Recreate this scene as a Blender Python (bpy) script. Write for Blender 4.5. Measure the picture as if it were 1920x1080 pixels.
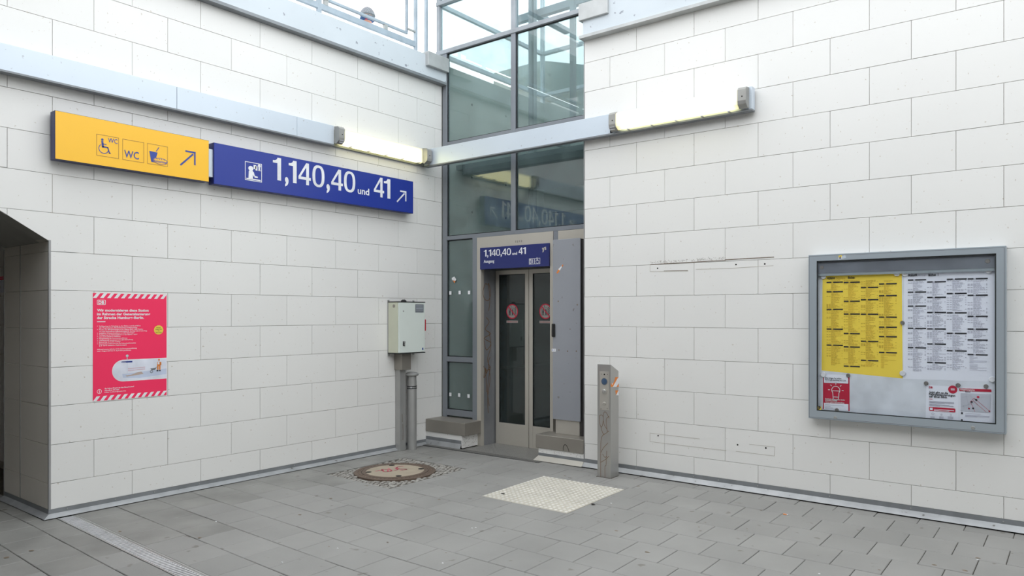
import bpy, bmesh, math, random
import numpy as np
from mathutils import Vector, Matrix
from math import sin, cos, pi, radians
random.seed(7)
for o in list(bpy.data.objects): bpy.data.objects.remove(o)
SC = bpy.context.scene
COL = SC.collection

# ------------------------------------------------------------ camera
FPX, HY, YAW, CX, CY, CH, CPX = 1370.23, 589.43, .6601, 6.3446, -6.3293, 1.5706, 976.46
cam = bpy.data.cameras.new('camera'); co = bpy.data.objects.new('camera', cam); COL.objects.link(co)
co.location = (CX, CY, CH); co.rotation_euler = (pi/2, 0, YAW)
cam.sensor_width = 36; cam.lens = FPX/1920*36
cam.shift_x = -(CPX-960)/1920; cam.shift_y = (HY-540)/1920
cam.clip_start = .05; cam.clip_end = 300
SC.camera = co
# ------------------------------------------------------------ world, exposure
w = bpy.data.worlds.new('sky'); SC.world = w; w.use_nodes = True
bg = w.node_tree.nodes['Background']; bg.inputs[0].default_value = (.935, .97, 1.0, 1); bg.inputs[1].default_value = 2.55
SC.view_settings.view_transform = 'Standard'; SC.view_settings.look = 'None'
SC.view_settings.exposure = 0; SC.view_settings.gamma = 1; SC.view_settings.use_curve_mapping = False

# ------------------------------------------------------------ helpers
def srgb(r, g, b):
    f = lambda c: (c/255/12.92) if c/255 <= .04045 else ((c/255+.055)/1.055)**2.4
    return (f(r), f(g), f(b), 1)
MATS = {}
def mat(name, col, rough=.5, metal=0, var=.0, nscale=6, dark=.8, spots=0, bump=0, emis=None, estr=0, spec=.5, stretch=None, spotcol=None):
    m = bpy.data.materials.new(name); m.use_nodes = True; nt = m.node_tree; N = nt.nodes; L = nt.links
    b = N['Principled BSDF']; b.inputs['Roughness'].default_value = rough; b.inputs['Metallic'].default_value = metal
    b.inputs['Specular IOR Level'].default_value = spec
    b.inputs['Base Color'].default_value = col
    if emis: b.inputs['Emission Color'].default_value = emis; b.inputs['Emission Strength'].default_value = estr
    geo = N.new('ShaderNodeNewGeometry'); src = geo.outputs['Position']
    if stretch:
        mp = N.new('ShaderNodeMapping'); mp.inputs['Scale'].default_value = stretch; L.new(src, mp.inputs[0]); src = mp.outputs[0]
    out = None
    nz = N.new('ShaderNodeTexNoise'); nz.inputs['Scale'].default_value = nscale; nz.inputs['Detail'].default_value = 5; L.new(src, nz.inputs['Vector'])
    mr = N.new('ShaderNodeMapRange'); mr.inputs[1].default_value = .35; mr.inputs[2].default_value = .7
    mr.inputs[3].default_value = 0; mr.inputs[4].default_value = 1; L.new(nz.outputs[0], mr.inputs[0])
    mx = N.new('ShaderNodeMixRGB'); L.new(mr.outputs[0], mx.inputs[0]); mx.inputs[1].default_value = col
    mx.inputs[2].default_value = tuple(c*dark for c in col[:3])+(1,); out = mx.outputs[0]
    if var:
        oi = N.new('ShaderNodeObjectInfo'); hv = N.new('ShaderNodeHueSaturation')
        m2 = N.new('ShaderNodeMapRange'); m2.inputs[3].default_value = 1-var; m2.inputs[4].default_value = 1+var
        L.new(oi.outputs['Random'], m2.inputs[0]); L.new(m2.outputs[0], hv.inputs['Value']); L.new(out, hv.inputs['Color']); out = hv.outputs[0]
    if spots:
        n2 = N.new('ShaderNodeTexNoise'); n2.inputs['Scale'].default_value = spots; n2.inputs['Detail'].default_value = 2; L.new(geo.outputs['Position'], n2.inputs['Vector'])
        r2 = N.new('ShaderNodeMapRange'); r2.inputs[1].default_value = .69; r2.inputs[2].default_value = .74; L.new(n2.outputs[0], r2.inputs[0])
        m3 = N.new('ShaderNodeMixRGB'); L.new(r2.outputs[0], m3.inputs[0]); L.new(out, m3.inputs[1]); m3.inputs[2].default_value = spotcol or tuple(c*.55 for c in col[:3])+(1,); out = m3.outputs[0]
    L.new(out, b.inputs['Base Color'])
    if bump:
        bp = N.new('ShaderNodeBump'); bp.inputs['Strength'].default_value = bump; bp.inputs['Distance'].default_value = .002
        n4 = N.new('ShaderNodeTexNoise'); n4.inputs['Scale'].default_value = 90; L.new(geo.outputs['Position'], n4.inputs['Vector'])
        L.new(n4.outputs[0], bp.inputs['Height']); L.new(bp.outputs[0], b.inputs['Normal'])
    MATS[name] = m; return m
def glass(name, tint, ior=1.6, rough=0.0, dirt_haze=.04):
    m = bpy.data.materials.new(name); m.use_nodes = True; nt = m.node_tree; N = nt.nodes; L = nt.links
    N.remove(N['Principled BSDF']); o = N['Material Output']
    t = N.new('ShaderNodeBsdfTransparent'); t.inputs[0].default_value = tint
    g = N.new('ShaderNodeBsdfGlossy'); g.inputs['Roughness'].default_value = rough
    f = N.new('ShaderNodeFresnel')
    d = N.new('ShaderNodeBsdfDiffuse'); d.inputs[0].default_value = (.42, .56, .55, 1)
    nz = N.new('ShaderNodeTexNoise'); nz.inputs['Scale'].default_value = 4; nz.inputs['Detail'].default_value = 8
    geo = N.new('ShaderNodeNewGeometry'); L.new(geo.outputs['Position'], nz.inputs['Vector'])
    im = N.new('ShaderNodeMapRange'); im.inputs[3].default_value = ior; im.inputs[4].default_value = 1/ior     # same reflectance from both sides of the sheet
    L.new(geo.outputs['Backfacing'], im.inputs[0]); L.new(im.outputs[0], f.inputs[0])
    mu = N.new('ShaderNodeMath'); mu.operation = 'MULTIPLY'; mu.inputs[1].default_value = dirt_haze*2; L.new(nz.outputs[0], mu.inputs[0])  # diffuse veil: some grime, mostly painted haze that brightens the panes
    m0 = N.new('ShaderNodeMixShader'); L.new(mu.outputs[0], m0.inputs[0]); L.new(t.outputs[0], m0.inputs[1]); L.new(d.outputs[0], m0.inputs[2])
    mx = N.new('ShaderNodeMixShader'); L.new(f.outputs[0], mx.inputs[0]); L.new(m0.outputs[0], mx.inputs[1]); L.new(g.outputs[0], mx.inputs[2])
    L.new(mx.outputs[0], o.inputs[0]); return m

M = dict(
 tile=mat('tile_cream', srgb(234, 233, 230), .38, 0, .014, .9, .975, 38, .05, spotcol=srgb(205, 198, 188)),
 tile_jamb=mat('tile_jamb', srgb(222, 216, 206), .4, 0, .02, 2, .93),
 grout=mat('joint_filler', srgb(172, 166, 158), .9, 0, 0, 5, .8),
 stripgrey=mat('joint_strip', srgb(165, 165, 165), .5, .3),
 slab=mat('paving_slab', srgb(146, 145, 142), .72, 0, .05, 1.6, .86, 9, .35, spotcol=srgb(120, 117, 112)),
 slabgap=mat('paving_joint', srgb(86, 78, 70), .95, 0, 0, 8, .7),
 slabworn=mat('paving_stained', srgb(143, 142, 138), .62, 0, .04, 2.6, .72, 6, .3, spotcol=srgb(105, 100, 94)),
 studs=mat('stud_concrete', srgb(222, 219, 212), .7), tact=mat('tactile_concrete', srgb(190, 185, 173), .7, 0, .03, 5, .9, 20, .2, spotcol=srgb(190, 180, 160)),
 cobble=mat('mosaic_stone', srgb(165, 162, 156), .8, 0, 0, 14, .7, 0, .3),
 cast=mat('cast_iron', srgb(120, 104, 92), .6, .5, 0, 12, .75, 0, .3),
 lidfill=mat('cover_concrete', srgb(168, 156, 138), .8, 0, 0, 6, .85, 0, .3),
 hole=mat('dark_hole', srgb(25, 22, 20), .9),
 pinkpaint=mat('pink_marker', srgb(222, 110, 125), .8),
 stainless=mat('stainless', srgb(186, 185, 182), .4, .8, 0, 2, .95),
 stainlight=mat('stainless_light', srgb(192, 188, 180), .42, .5, 0, 3, .93),
 stainflat=mat('plinth_metal', srgb(156, 151, 143), .45, .5, 0, 3, .88),
 skirt=mat('skirting_metal', srgb(180, 182, 184), .45, .35, 0, 7, .78, 14, .1, spotcol=srgb(110, 108, 104)),
 skirtd=mat('skirting_flange', srgb(138, 141, 144), .55, .2, 0, 7, .8),
 frame=mat('frame_paint', srgb(134, 139, 146), .45, .25, 0, 2, .92),
 gasket=mat('gasket', srgb(32, 36, 38), .7),
 beige=mat('portal_beige', srgb(192, 187, 177), .45, .3, 0, 2, .94),
 jambpanel=mat('jamb_panel', srgb(150, 152, 156), .5, .5, 0, 4, .85),
 cab=mat('cabinet_grey', srgb(150, 153, 160), .5, 0, 0, 1.2, .93, 14, 0, spotcol=srgb(120, 118, 116)),
 cabside=mat('cabinet_side', srgb(52, 50, 50), .6),
 trunk=mat('trunking', srgb(206, 216, 226), .35, .25, 0, 1.4, .95, 30, 0, spotcol=srgb(180, 186, 192)),
 trunkd=mat('trunking_edge', srgb(140, 144, 148), .5, .4),
 fascia=mat('fascia_paint', srgb(208, 216, 222), .65, 0, 0, 2.5, .95, 16, .2, spotcol=srgb(150, 155, 165)),
 lip=mat('fascia_lip', srgb(190, 192, 192), .5, .3),
 concrete=mat('concrete', srgb(176, 176, 168), .85, 0, 0, 3, .8, 7, .4, stretch=(3, 3, .5), spotcol=srgb(120, 120, 112)),
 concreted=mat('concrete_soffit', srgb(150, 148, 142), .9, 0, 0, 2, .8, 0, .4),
 bluesign=mat('sign_blue', srgb(38, 58, 150), .3, 0, 0, 1, .97),
 bluesign2=mat('sign_navy', srgb(30, 40, 106), .35, 0, 0, 1, .97),
 yellowsign=mat('sign_yellow', srgb(255, 196, 48), .35, 0, 0, 1, .97),
 signedge=mat('sign_edge', srgb(48, 52, 100), .4),
 signlb=mat('sign_line', srgb(170, 120, 60), .4),
 picto=mat('picto_blue', srgb(50, 74, 160), .4),
 whitecloth=mat('coat_pale', srgb(235, 238, 242), .9), frameflare=mat('frame_flared', srgb(160, 166, 172), .4), framehaze=mat('frame_hazed', srgb(205, 212, 218), .4),  # tower frames paled: painted flare in front, painted haze at the rear
 white=mat('print_white', srgb(240, 241, 244), .5),
 paper=mat('paper_white', srgb(240, 242, 254), .6, 0, 0, 3, .985),
 yellowpaper=mat('paper_yellow', srgb(255, 224, 84), .6, 0, 0, 3, .97),
 ink=mat('ink_dark', srgb(46, 46, 54), .7),
 inkg=mat('ink_grey', srgb(188, 187, 202), .7),
 inky=mat('ink_on_yellow', srgb(222, 190, 72), .7),
 red=mat('print_red', srgb(252, 44, 96), .45, 0, 0, 2, .97),
 redd=mat('paper_red', srgb(196, 36, 66), .5, 0, 0, 2, .97),
 mapgrey=mat('map_grey', srgb(200, 202, 214), .6, 0, 0, 12, .93),
 circy=mat('print_yellow', srgb(250, 220, 80), .5),
 lilac=mat('print_lilac', srgb(232, 236, 248), .5),
 lilacd=mat('print_blue_grey', srgb(206, 216, 238), .5),
 brown=mat('print_brown', srgb(196, 176, 165), .5),
 orange=mat('orange', srgb(240, 140, 60), .5),
 rust=mat('rust_marker', srgb(140, 108, 80), .7),
 navy=mat('print_navy', srgb(30, 54, 140), .5),
 boxwhite=mat('enclosure_white', srgb(224, 232, 226), .4, 0, 0, 2, .95),
 boxside=mat('enclosure_side', srgb(206, 208, 188), .5, 0, 0, 3, .93),
 black=mat('black_plastic', srgb(28, 28, 30), .5),
 lens=mat('lens_blue', srgb(70, 92, 120), .15),
 galv=mat('galvanised', srgb(178, 178, 176), .42, .5, 0, 5, .88),
 galvl=mat('grating_bright', srgb(225, 225, 228), .35, .3),
 caseframe=mat('case_frame', srgb(182, 192, 200), .35, .45, 0, 1, .96),
 caseback=mat('case_back', srgb(230, 234, 244), .5),
 casedark=mat('case_header', srgb(120, 124, 134), .5),
 magw=mat('magnet_white', srgb(244, 244, 250), .4),
 magg=mat('magnet_grey', srgb(140, 136, 134), .4, .3),
 capm=mat('lamp_cap', srgb(165, 164, 160), .5, .55, 0, 9, .85, 0, .2),
 fence=mat('fence_paint', srgb(170, 182, 192), .45, .2),
 scuff=mat('scuff', srgb(130, 116, 100), .9, 0, 0, 60, .6),
 scufflight=mat('scuff_light', srgb(196, 190, 180), .9),
 skin=mat('skin', srgb(205, 150, 130), .6), cloth=mat('jacket_navy', srgb(52, 84, 130), .8),
 trousers=mat('trousers', srgb(50, 52, 60), .8), cap=mat('cap_grey', srgb(120, 120, 128), .9, 0, 0, 3, .9),
 shaft=mat('shaft_concrete', srgb(172, 176, 168), .85, 0, 0, 3, .85, 0, .3),
 cabin=mat('cabin_panel', srgb(62, 66, 66), .5, .3),
 steel=mat('shaft_steel', srgb(130, 136, 140), .5, .4),
 redswitch=mat('switch_red', srgb(200, 30, 50), .4),
 sill=mat('sill_plate', srgb(148, 147, 143), .5, .45, 0, 20, .9, 0, .3),
 grate=mat('threshold_grate', srgb(92, 92, 92), .6, .4),
)
M['glass'] = glass('window_glass', (.80, .86, .86, 1), 1.78, dirt_haze=.13)  # veil raised to brighten the dark panes
M['glassd'] = glass('door_glass', (.42, .46, .46, 1), 1.6)
M['glassc'] = glass('clear_glass', (.97, .98, .98, 1), 1.35, dirt_haze=.0)
M['glasst'] = glass('tower_glass', (.90, .95, .96, 1), 1.5, dirt_haze=.08)  # veil raised to paint the bright haze in the tower
M['glassf'] = glass('fence_glass', (.98, .95, .95, 1), 1.3, dirt_haze=.12)
def lampmat():
    m = bpy.data.materials.new('lamp_diffuser'); m.use_nodes = True; nt = m.node_tree; N = nt.nodes; L = nt.links
    b = N['Principled BSDF']; b.inputs['Base Color'].default_value = srgb(240, 236, 214); b.inputs['Roughness'].default_value = .3
    tc = N.new('ShaderNodeTexCoord'); sp = N.new('ShaderNodeSeparateXYZ'); L.new(tc.outputs['Generated'], sp.inputs[0])
    # the tube behind the diffuser stops short of the two ends (lamp's own emission)
    a = N.new('ShaderNodeMath'); a.operation = 'SUBTRACT'; a.inputs[1].default_value = .5; L.new(sp.outputs['X'], a.inputs[0])
    c = N.new('ShaderNodeMath'); c.operation = 'ABSOLUTE'; L.new(a.outputs[0], c.inputs[0])
    r = N.new('ShaderNodeMapRange'); r.interpolation_type = 'SMOOTHSTEP'; r.inputs[1].default_value = .5; r.inputs[2].default_value = .44; r.inputs[3].default_value = .25; r.inputs[4].default_value = 1
    L.new(c.outputs[0], r.inputs[0])
    z = N.new('ShaderNodeMapRange'); z.interpolation_type = 'SMOOTHSTEP'; z.inputs[1].default_value = 1.0; z.inputs[2].default_value = .78; z.inputs[3].default_value = .22; z.inputs[4].default_value = 1
    L.new(sp.outputs['Z'], z.inputs[0])
    mu = N.new('ShaderNodeMath'); mu.operation = 'MULTIPLY'; L.new(r.outputs[0], mu.inputs[0]); L.new(z.outputs[0], mu.inputs[1])
    m4 = N.new('ShaderNodeMath'); m4.operation = 'MULTIPLY'; m4.inputs[1].default_value = 2.3; L.new(mu.outputs[0], m4.inputs[0])
    b.inputs['Emission Color'].default_value = (1, .92, .42, 1); L.new(m4.outputs[0], b.inputs['Emission Strength'])
    return m
M['lamp'] = lampmat()
M['strip'] = mat('strip_light', (1, 1, 1, 1), .5, emis=(.9, .97, 1, 1), estr=9)

def _link(o, parent=None):
    COL.objects.link(o)
    if parent:
        o.parent = parent; o.matrix_parent_inverse = Matrix.Translation(-WLD.get(parent.name, Vector()))
    return o
WLD = {}
def empty(name, loc, label=None, cat=None, group=None, kind=None):
    o = bpy.data.objects.new(name, None); o.location = loc; o.empty_display_size = .1; COL.objects.link(o); WLD[o.name] = Vector(loc)
    return tag(o, label, cat, group, kind)
def tag(o, label=None, cat=None, group=None, kind=None):
    if label: o['label'] = label
    if cat: o['category'] = cat
    if group: o['group'] = group
    if kind: o['kind'] = kind
    return o
class MB:
    def __init__(s): s.v = []; s.f = []
    def add(s, vs, fs):
        n = len(s.v); s.v += [tuple(p) for p in vs]; s.f += [tuple(i+n for i in f) for f in fs]; return s
    def box(s, x0, x1, y0, y1, z0, z1):
        v = [(x, y, z) for z in (z0, z1) for x, y in ((x0, y0), (x1, y0), (x1, y1), (x0, y1))]
        return s.add(v, [(3, 2, 1, 0), (4, 5, 6, 7), (0, 1, 5, 4), (1, 2, 6, 5), (2, 3, 7, 6), (3, 0, 4, 7)])
    def cbox(s, x0, x1, y0, y1, z0, z1, c=.004):   # box with chamfered edges (all 12)
        vs = []; idx = {}
        X = (x0, x1); Y = (y0, y1); Z = (z0, z1)
        for i in (0, 1):
            for j in (0, 1):
                for k in (0, 1):
                    sx, sy, sz = (1-2*i)*c, (1-2*j)*c, (1-2*k)*c
                    for a, p in enumerate(((X[i], Y[j]+sy, Z[k]+sz), (X[i]+sx, Y[j], Z[k]+sz), (X[i]+sx, Y[j]+sy, Z[k]))):
                        idx[i, j, k, a] = len(vs); vs.append(p)
        F = []
        for i in (0, 1):
            q = [idx[i, j, k, 0] for j, k in ((0, 0), (1, 0), (1, 1), (0, 1))]; F.append(q if i else q[::-1])
            q = [idx[j, i, k, 1] for j, k in ((0, 0), (1, 0), (1, 1), (0, 1))]; F.append(q[::-1] if i else q)
            q = [idx[j, k, i, 2] for j, k in ((0, 0), (1, 0), (1, 1), (0, 1))]; F.append(q if i else q[::-1])
        for i in (0, 1):
            for j in (0, 1):
                F.append([idx[i, j, 0, 0], idx[i, j, 1, 0], idx[i, j, 1, 1], idx[i, j, 0, 1]])
                F.append([idx[i, 0, j, 0], idx[i, 1, j, 0], idx[i, 1, j, 2], idx[i, 0, j, 2]])
                F.append([idx[0, i, j, 1], idx[1, i, j, 1], idx[1, i, j, 2], idx[0, i, j, 2]])
                for k in (0, 1): F.append([idx[i, j, k, a] for a in (0, 1, 2)])
        return s.add(vs, F)
    def prism(s, pts, d, off):      # polygon pts (3D list) extruded by vector d
        pts = [Vector(p)+Vector(off) for p in pts]; n = len(pts); d = Vector(d)
        return s.add(pts+[p+d for p in pts], [tuple(range(n))[::-1], tuple(range(n, 2*n))]+[(i, (i+1) % n, (i+1) % n+n, i+n) for i in range(n)])
    def tube(s, a, b, r, n=12, r2=None, cap=True):
        a, b = Vector(a), Vector(b); d = (b-a).normalized(); u = d.orthogonal().normalized(); t = d.cross(u); r2 = r if r2 is None else r2
        v = [a+(u*cos(2*pi*i/n)+t*sin(2*pi*i/n))*r for i in range(n)]+[b+(u*cos(2*pi*i/n)+t*sin(2*pi*i/n))*r2 for i in range(n)]
        f = [(i, (i+1) % n, (i+1) % n+n, i+n) for i in range(n)]
        if cap: f += [tuple(range(n))[::-1], tuple(range(n, 2*n))]
        return s.add(v, f)
    def lathe(s, prof, c, axis='z', n=24):
        c = Vector(c); v = []
        for r, h in prof:
            for i in range(n):
                a = 2*pi*i/n; p = (r*cos(a), r*sin(a), h)
                if axis == 'y': p = (r*cos(a), -h, r*sin(a))
                if axis == 'x': p = (h, r*cos(a), r*sin(a))
                v.append(c+Vector(p))
        f = []
        for k in range(len(prof)-1):
            for i in range(n):
                j = (i+1) % n; f.append((k*n+i, k*n+j, (k+1)*n+j, (k+1)*n+i))
        f += [tuple(range(n))[::-1], tuple(range((len(prof)-1)*n, len(prof)*n))]
        return s.add(v, f)
    def build(s, name, m, parent=None, kind=None, smooth=False, label=None):
        me = bpy.data.meshes.new(name); me.from_pydata(s.v, [], s.f); me.materials.append(M[m] if isinstance(m, str) else m)
        bm = bmesh.new(); bm.from_mesh(me); bmesh.ops.recalc_face_normals(bm, faces=bm.faces); bm.to_mesh(me); bm.free()
        if smooth:
            for p in me.polygons: p.use_smooth = True
            me.set_sharp_from_angle(angle=radians(40))
        o = bpy.data.objects.new(name, me); _link(o, parent)
        if kind: o['kind'] = kind
        if label: o['label'] = label
        return o
def rebase(o):      # give a free-standing mesh an origin at its own base
    me = o.data; c = [v.co for v in me.vertices]
    b = Vector(((min(v.x for v in c)+max(v.x for v in c))/2, (min(v.y for v in c)+max(v.y for v in c))/2, min(v.z for v in c)))
    me.transform(Matrix.Translation(-b)); o.location = b; WLD[o.name] = b; return o

# planes for flat print: L = on the left wall (x constant), R = facing the room (y constant), S = side faces like L
class Plane:
    def __init__(s, kind, c):
        s.k = kind; s.c = c
        s.U = Vector((0, 1, 0)) if kind == 'L' else Vector((1, 0, 0))
        s.V = Vector((0, 0, 1)) if kind != 'F' else Vector((0, 1, 0))
        s.N = {'L': Vector((1, 0, 0)), 'R': Vector((0, -1, 0)), 'F': Vector((0, 0, 1))}[kind]
    def p(s, u, v, off=0):
        base = {'L': Vector((s.c, 0, 0)), 'R': Vector((0, s.c, 0)), 'F': Vector((0, 0, s.c))}[s.k]
        return base+s.U*u+s.V*v+s.N*off
    def px(s, x, y):     # the point of this real plane the photograph shows at pixel (x, y)
        F = Vector((-sin(YAW), cos(YAW), 0)); R = Vector((cos(YAW), sin(YAW), 0))
        d = F*FPX+R*(x-CPX)+Vector((0, 0, HY-y)); C = Vector((CX, CY, CH))
        i = {'L': 0, 'R': 1, 'F': 2}[s.k]; t = (s.c-C[i])/d[i]; q = C+d*t
        return (q.y, q.z) if s.k == 'L' else ((q.x, q.z) if s.k == 'R' else (q.x, q.y))
def flat(name, pl, polys, off, m, parent=None, **kw):
    mb = MB()
    for P in polys: mb.add([pl.p(u, v, off) for u, v in P], [tuple(range(len(P)))])
    return mb.build(name, m, parent, **kw)
def rect(u0, u1, v0, v1): return [(u0, v0), (u1, v0), (u1, v1), (u0, v1)]
def circ(u, v, r, n=20, ry=None): return [(u+r*cos(2*pi*i/n), v+(ry or r)*sin(2*pi*i/n)) for i in range(n)]
def ring(u, v, r, w, n=24):
    return [[(u+a*cos(t), v+a*sin(t)) for a, t in ((r, 2*pi*i/n), (r, 2*pi*(i+1)/n), (r-w, 2*pi*(i+1)/n), (r-w, 2*pi*i/n))] for i in range(n)]
def arc(u, v, r, w, a0, a1, n=16):
    A = [radians(a0+(a1-a0)*i/n) for i in range(n+1)]
    return [[(u+a*cos(t), v+a*sin(t)) for a, t in ((r, A[i]), (r, A[i+1]), (r-w, A[i+1]), (r-w, A[i]))] for i in range(n)]
def stroke(pts, w):
    out = []
    for (a, b), (c, d) in zip(pts, pts[1:]):
        L = math.hypot(c-a, d-b) or 1e-6; nx, ny = -(d-b)/L*w/2, (c-a)/L*w/2; ex, ey = (c-a)/L*w*.35, (d-b)/L*w*.35
        out.append([(a-ex+nx, b-ey+ny), (a-ex-nx, b-ey-ny), (c+ex-nx, d+ey-ny), (c+ex+nx, d+ey+ny)])
    return out
def framebox(u0, u1, v0, v1, w):
    return [rect(u0, u1, v0, v0+w), rect(u0, u1, v1-w, v1), rect(u0, u0+w, v0+w, v1-w), rect(u1-w, u1, v0+w, v1-w)]
def smooth_line(pts, k=4):
    out = []
    P = [pts[0]]+list(pts)+[pts[-1]]
    for i in range(1, len(P)-2):
        for j in range(k):
            t = j/k; p0, p1, p2, p3 = P[i-1:i+3]
            out.append(tuple(.5*((2*p1[a])+(-p0[a]+p2[a])*t+(2*p0[a]-5*p1[a]+4*p2[a]-p3[a])*t*t+(-p0[a]+3*p1[a]-3*p2[a]+p3[a])*t**3) for a in (0, 1)))
    return out+[pts[-1]]
_FC = {}
def glyphs(txt, bold=0.0, res=3):
    key = (txt, bold)
    if key in _FC: return _FC[key]
    cu = bpy.data.curves.new('t', 'FONT'); cu.body = txt; cu.size = 1; cu.offset = bold; cu.resolution_u = res; cu.fill_mode = 'FRONT'
    ob = bpy.data.objects.new('t', cu); COL.objects.link(ob)
    me = bpy.data.meshes.new_from_object(ob.evaluated_get(bpy.context.evaluated_depsgraph_get()))
    vs = [(v.co.x, v.co.y) for v in me.vertices]; fs = [tuple(p.vertices) for p in me.polygons]
    bpy.data.objects.remove(ob); bpy.data.curves.remove(cu); bpy.data.meshes.remove(me)
    _FC[key] = (vs, fs); return vs, fs
CAPH = .729
def text(mb, pl, off, txt, u0, v0, width, cap, bold=.0, res=2, slope=0, center=None):
    vs, fs = glyphs(txt, bold, res)
    if not vs: return
    x0 = min(v[0] for v in vs); x1 = max(v[0] for v in vs); sx = width/(x1-x0) if width else cap/CAPH
    if center is not None: u0 = center-(x1-x0)*sx/2
    sy = cap/CAPH
    mb.add([pl.p(u0+(x-x0)*sx, v0+y*sy+slope*(x-x0)*sx, off) for x, y in vs], fs)

GL = Plane('L', 0.0); GR = Plane('R', 0.0)

# ------------------------------------------------------------ setting: floor
def zf(x, y): return -.006+max(0, min(1, x/2.5))*(.012+.018*y)
floor = MB()
gx = [-8, -4, 0]+[i*.5 for i in range(1, 6)]+[5, 8, 12]; gy = [-14, -10, -7, -5, -4, -3, -2, -1, 0, .6]
vv = [(x, y, zf(x, y)-.010) for y in gy for x in gx]; nx = len(gx)
ff = [(j*nx+i, j*nx+i+1, (j+1)*nx+i+1, (j+1)*nx+i) for j in range(len(gy)-1) for i in range(nx-1)]
floor_o = floor.add(vv, ff).build('floor', 'slabgap', None, kind='structure')
ROWS = [.0, -.18, -.49, -.805, -1.119, -1.448, -1.765, -2.07, -2.38, -2.70, -3.003, -3.315, -3.625, -3.93, -4.065, -4.25, -4.55, -4.85, -5.15, -5.45, -5.75, -6.05]
HOLES = [(2.15, 3.05, -1.485, -.565), (.40, 1.32, -1.80, -.76), (2.59, 2.73, -.287, -.147)]
def minus(rects, h):
    out = []
    for a, b, c, d in rects:
        x0, x1, y0, y1 = h
        if x1 <= a or x0 >= b or y1 <= c or y0 >= d: out.append((a, b, c, d)); continue
        if x0 > a: out.append((a, x0, c, d))
        if x1 < b: out.append((x1, b, c, d))
        m0, m1 = max(a, x0), min(b, x1)
        if y0 > c: out.append((m0, m1, c, y0))
        if y1 < d: out.append((m0, m1, y1, d))
    return [r for r in out if r[1]-r[0] > .015 and r[3]-r[2] > .015]
def slab(mb, a, b, c, d, lift=0):
    g = .0022; ch = .0035; a += g; b -= g; c += g; d -= g
    lo = [(a, c), (b, c), (b, d), (a, d)]; hi = [(a+ch, c+ch), (b-ch, c+ch), (b-ch, d-ch), (a+ch, d-ch)]
    v = [(x, y, zf(x, y)-.03) for x, y in lo]+[(x, y, zf(x, y)-.003+lift) for x, y in lo]+[(x, y, zf(x, y)+lift) for x, y in hi]
    mb.add(v, [(0, 1, 5, 4), (1, 2, 6, 5), (2, 3, 7, 6), (3, 0, 4, 7), (4, 5, 9, 8), (5, 6, 10, 9), (6, 7, 11, 10), (7, 4, 8, 11), (8, 9, 10, 11)])
cells = []
for k in range(len(ROWS)-1):
    y1, y0 = ROWS[k], ROWS[k+1]
    if k == 13: continue            # the drain channel
    off = .15*(k % 2); x = 2.93-.9-.3*20+off+(.003*k)
    while x < 8.6:
        a, b = x, x+.3; x += .3
        if y0 > -4.06 and b <= .03: continue
        if y0 > -4.06: a = max(a, 0.0)
        for r in [(a, b, y0, y1)]:
            rs = [r]
            for h in HOLES: rs = minus(rs, h)
            if rs:
                mx_, my_ = (a+b)/2, (y0+y1)/2
                dx, dy = mx_-CX, my_-CY; dep = -sin(YAW)*dx+cos(YAW)*dy
                if dep < .4: continue
                px_ = CPX+FPX*(cos(YAW)*dx+sin(YAW)*dy)/dep; py_ = HY+FPX*CH/dep
                vis = -60 < px_ < 1980 and py_ < 1130
                cells.append((0 if vis else 1, dep, rs, mx_, my_))
cells.sort(key=lambda c: c[:2])
rest = MB()
for i, (v_, dep, rs, mx_, my_) in enumerate(cells):
    worn = (mx_ < 1.3 and my_ < -3.3) or (mx_ < .7)
    if i < 300 and v_ == 0:
        mb = MB(); l = random.uniform(-.0012, .0012)
        for r in rs: slab(mb, *r, lift=l)
        mb.build('paving_slab', 'slabworn' if worn else 'slab', floor_o)
    else:
        for r in rs: slab(rest, *r)
rest.build('far_paving', 'slab', floor_o, kind='stuff')
# tactile slabs, 3 x 3 with studs
for i in range(3):
    for j in range(3):
        a = 2.15+.3*i; c = -1.485+.3067*j; mb = MB(); slab(mb, a, a+.3, c, c+.3067, .001)
        m2 = MB()
        for p in range(6):
            for q in range(6):
                x = a+.025+.05*p; y = c+.0256+.0511*q; z = zf(x, y)
                m2.lathe([(.0150, 0), (.0135, .004), (.009, .0058)], (x, y, z), n=8)
        ts = mb.build('tactile_slab', 'tact', floor_o); m2.build('studs', 'studs', ts, kind='stuff')
# mosaic stones round the manhole
mb = MB(); st = .047
for i in range(20):
    for j in range(23):
        x = .425+i*st+random.uniform(-.006, .006)+(.02 if j % 2 else 0); y = -1.78+j*st+random.uniform(-.006, .006)
        if math.hypot(x-.83, y+1.29) < .412 or x > 1.31 or y > -.77: continue
        s_ = random.uniform(.016, .021); z = zf(x, y); an = random.uniform(0, .8); h = random.uniform(-.004, .002)
        P = [(x+s_*(1+random.uniform(-.2, .2))*cos(an+pi/4+pi/2*q)*1.25, y+s_*(1+random.uniform(-.2, .2))*sin(an+pi/4+pi/2*q)*1.25) for q in range(4)]
        v = [(a, b, z-.02) for a, b in P]+[(a, b, z+h-.003) for a, b in P]+[(x+(a-x)*.75, y+(b-y)*.75, z+h) for a, b in P]
        mb.add(v, [(q, (q+1) % 4, (q+1) % 4+4, q+4) for q in range(4)]+[(4+q, 4+(q+1) % 4, 8+(q+1) % 4, 8+q) for q in range(4)]+[(8, 9, 10, 11)])
mb.build('mosaic_stones', 'cobble', floor_o, kind='stuff')

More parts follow.
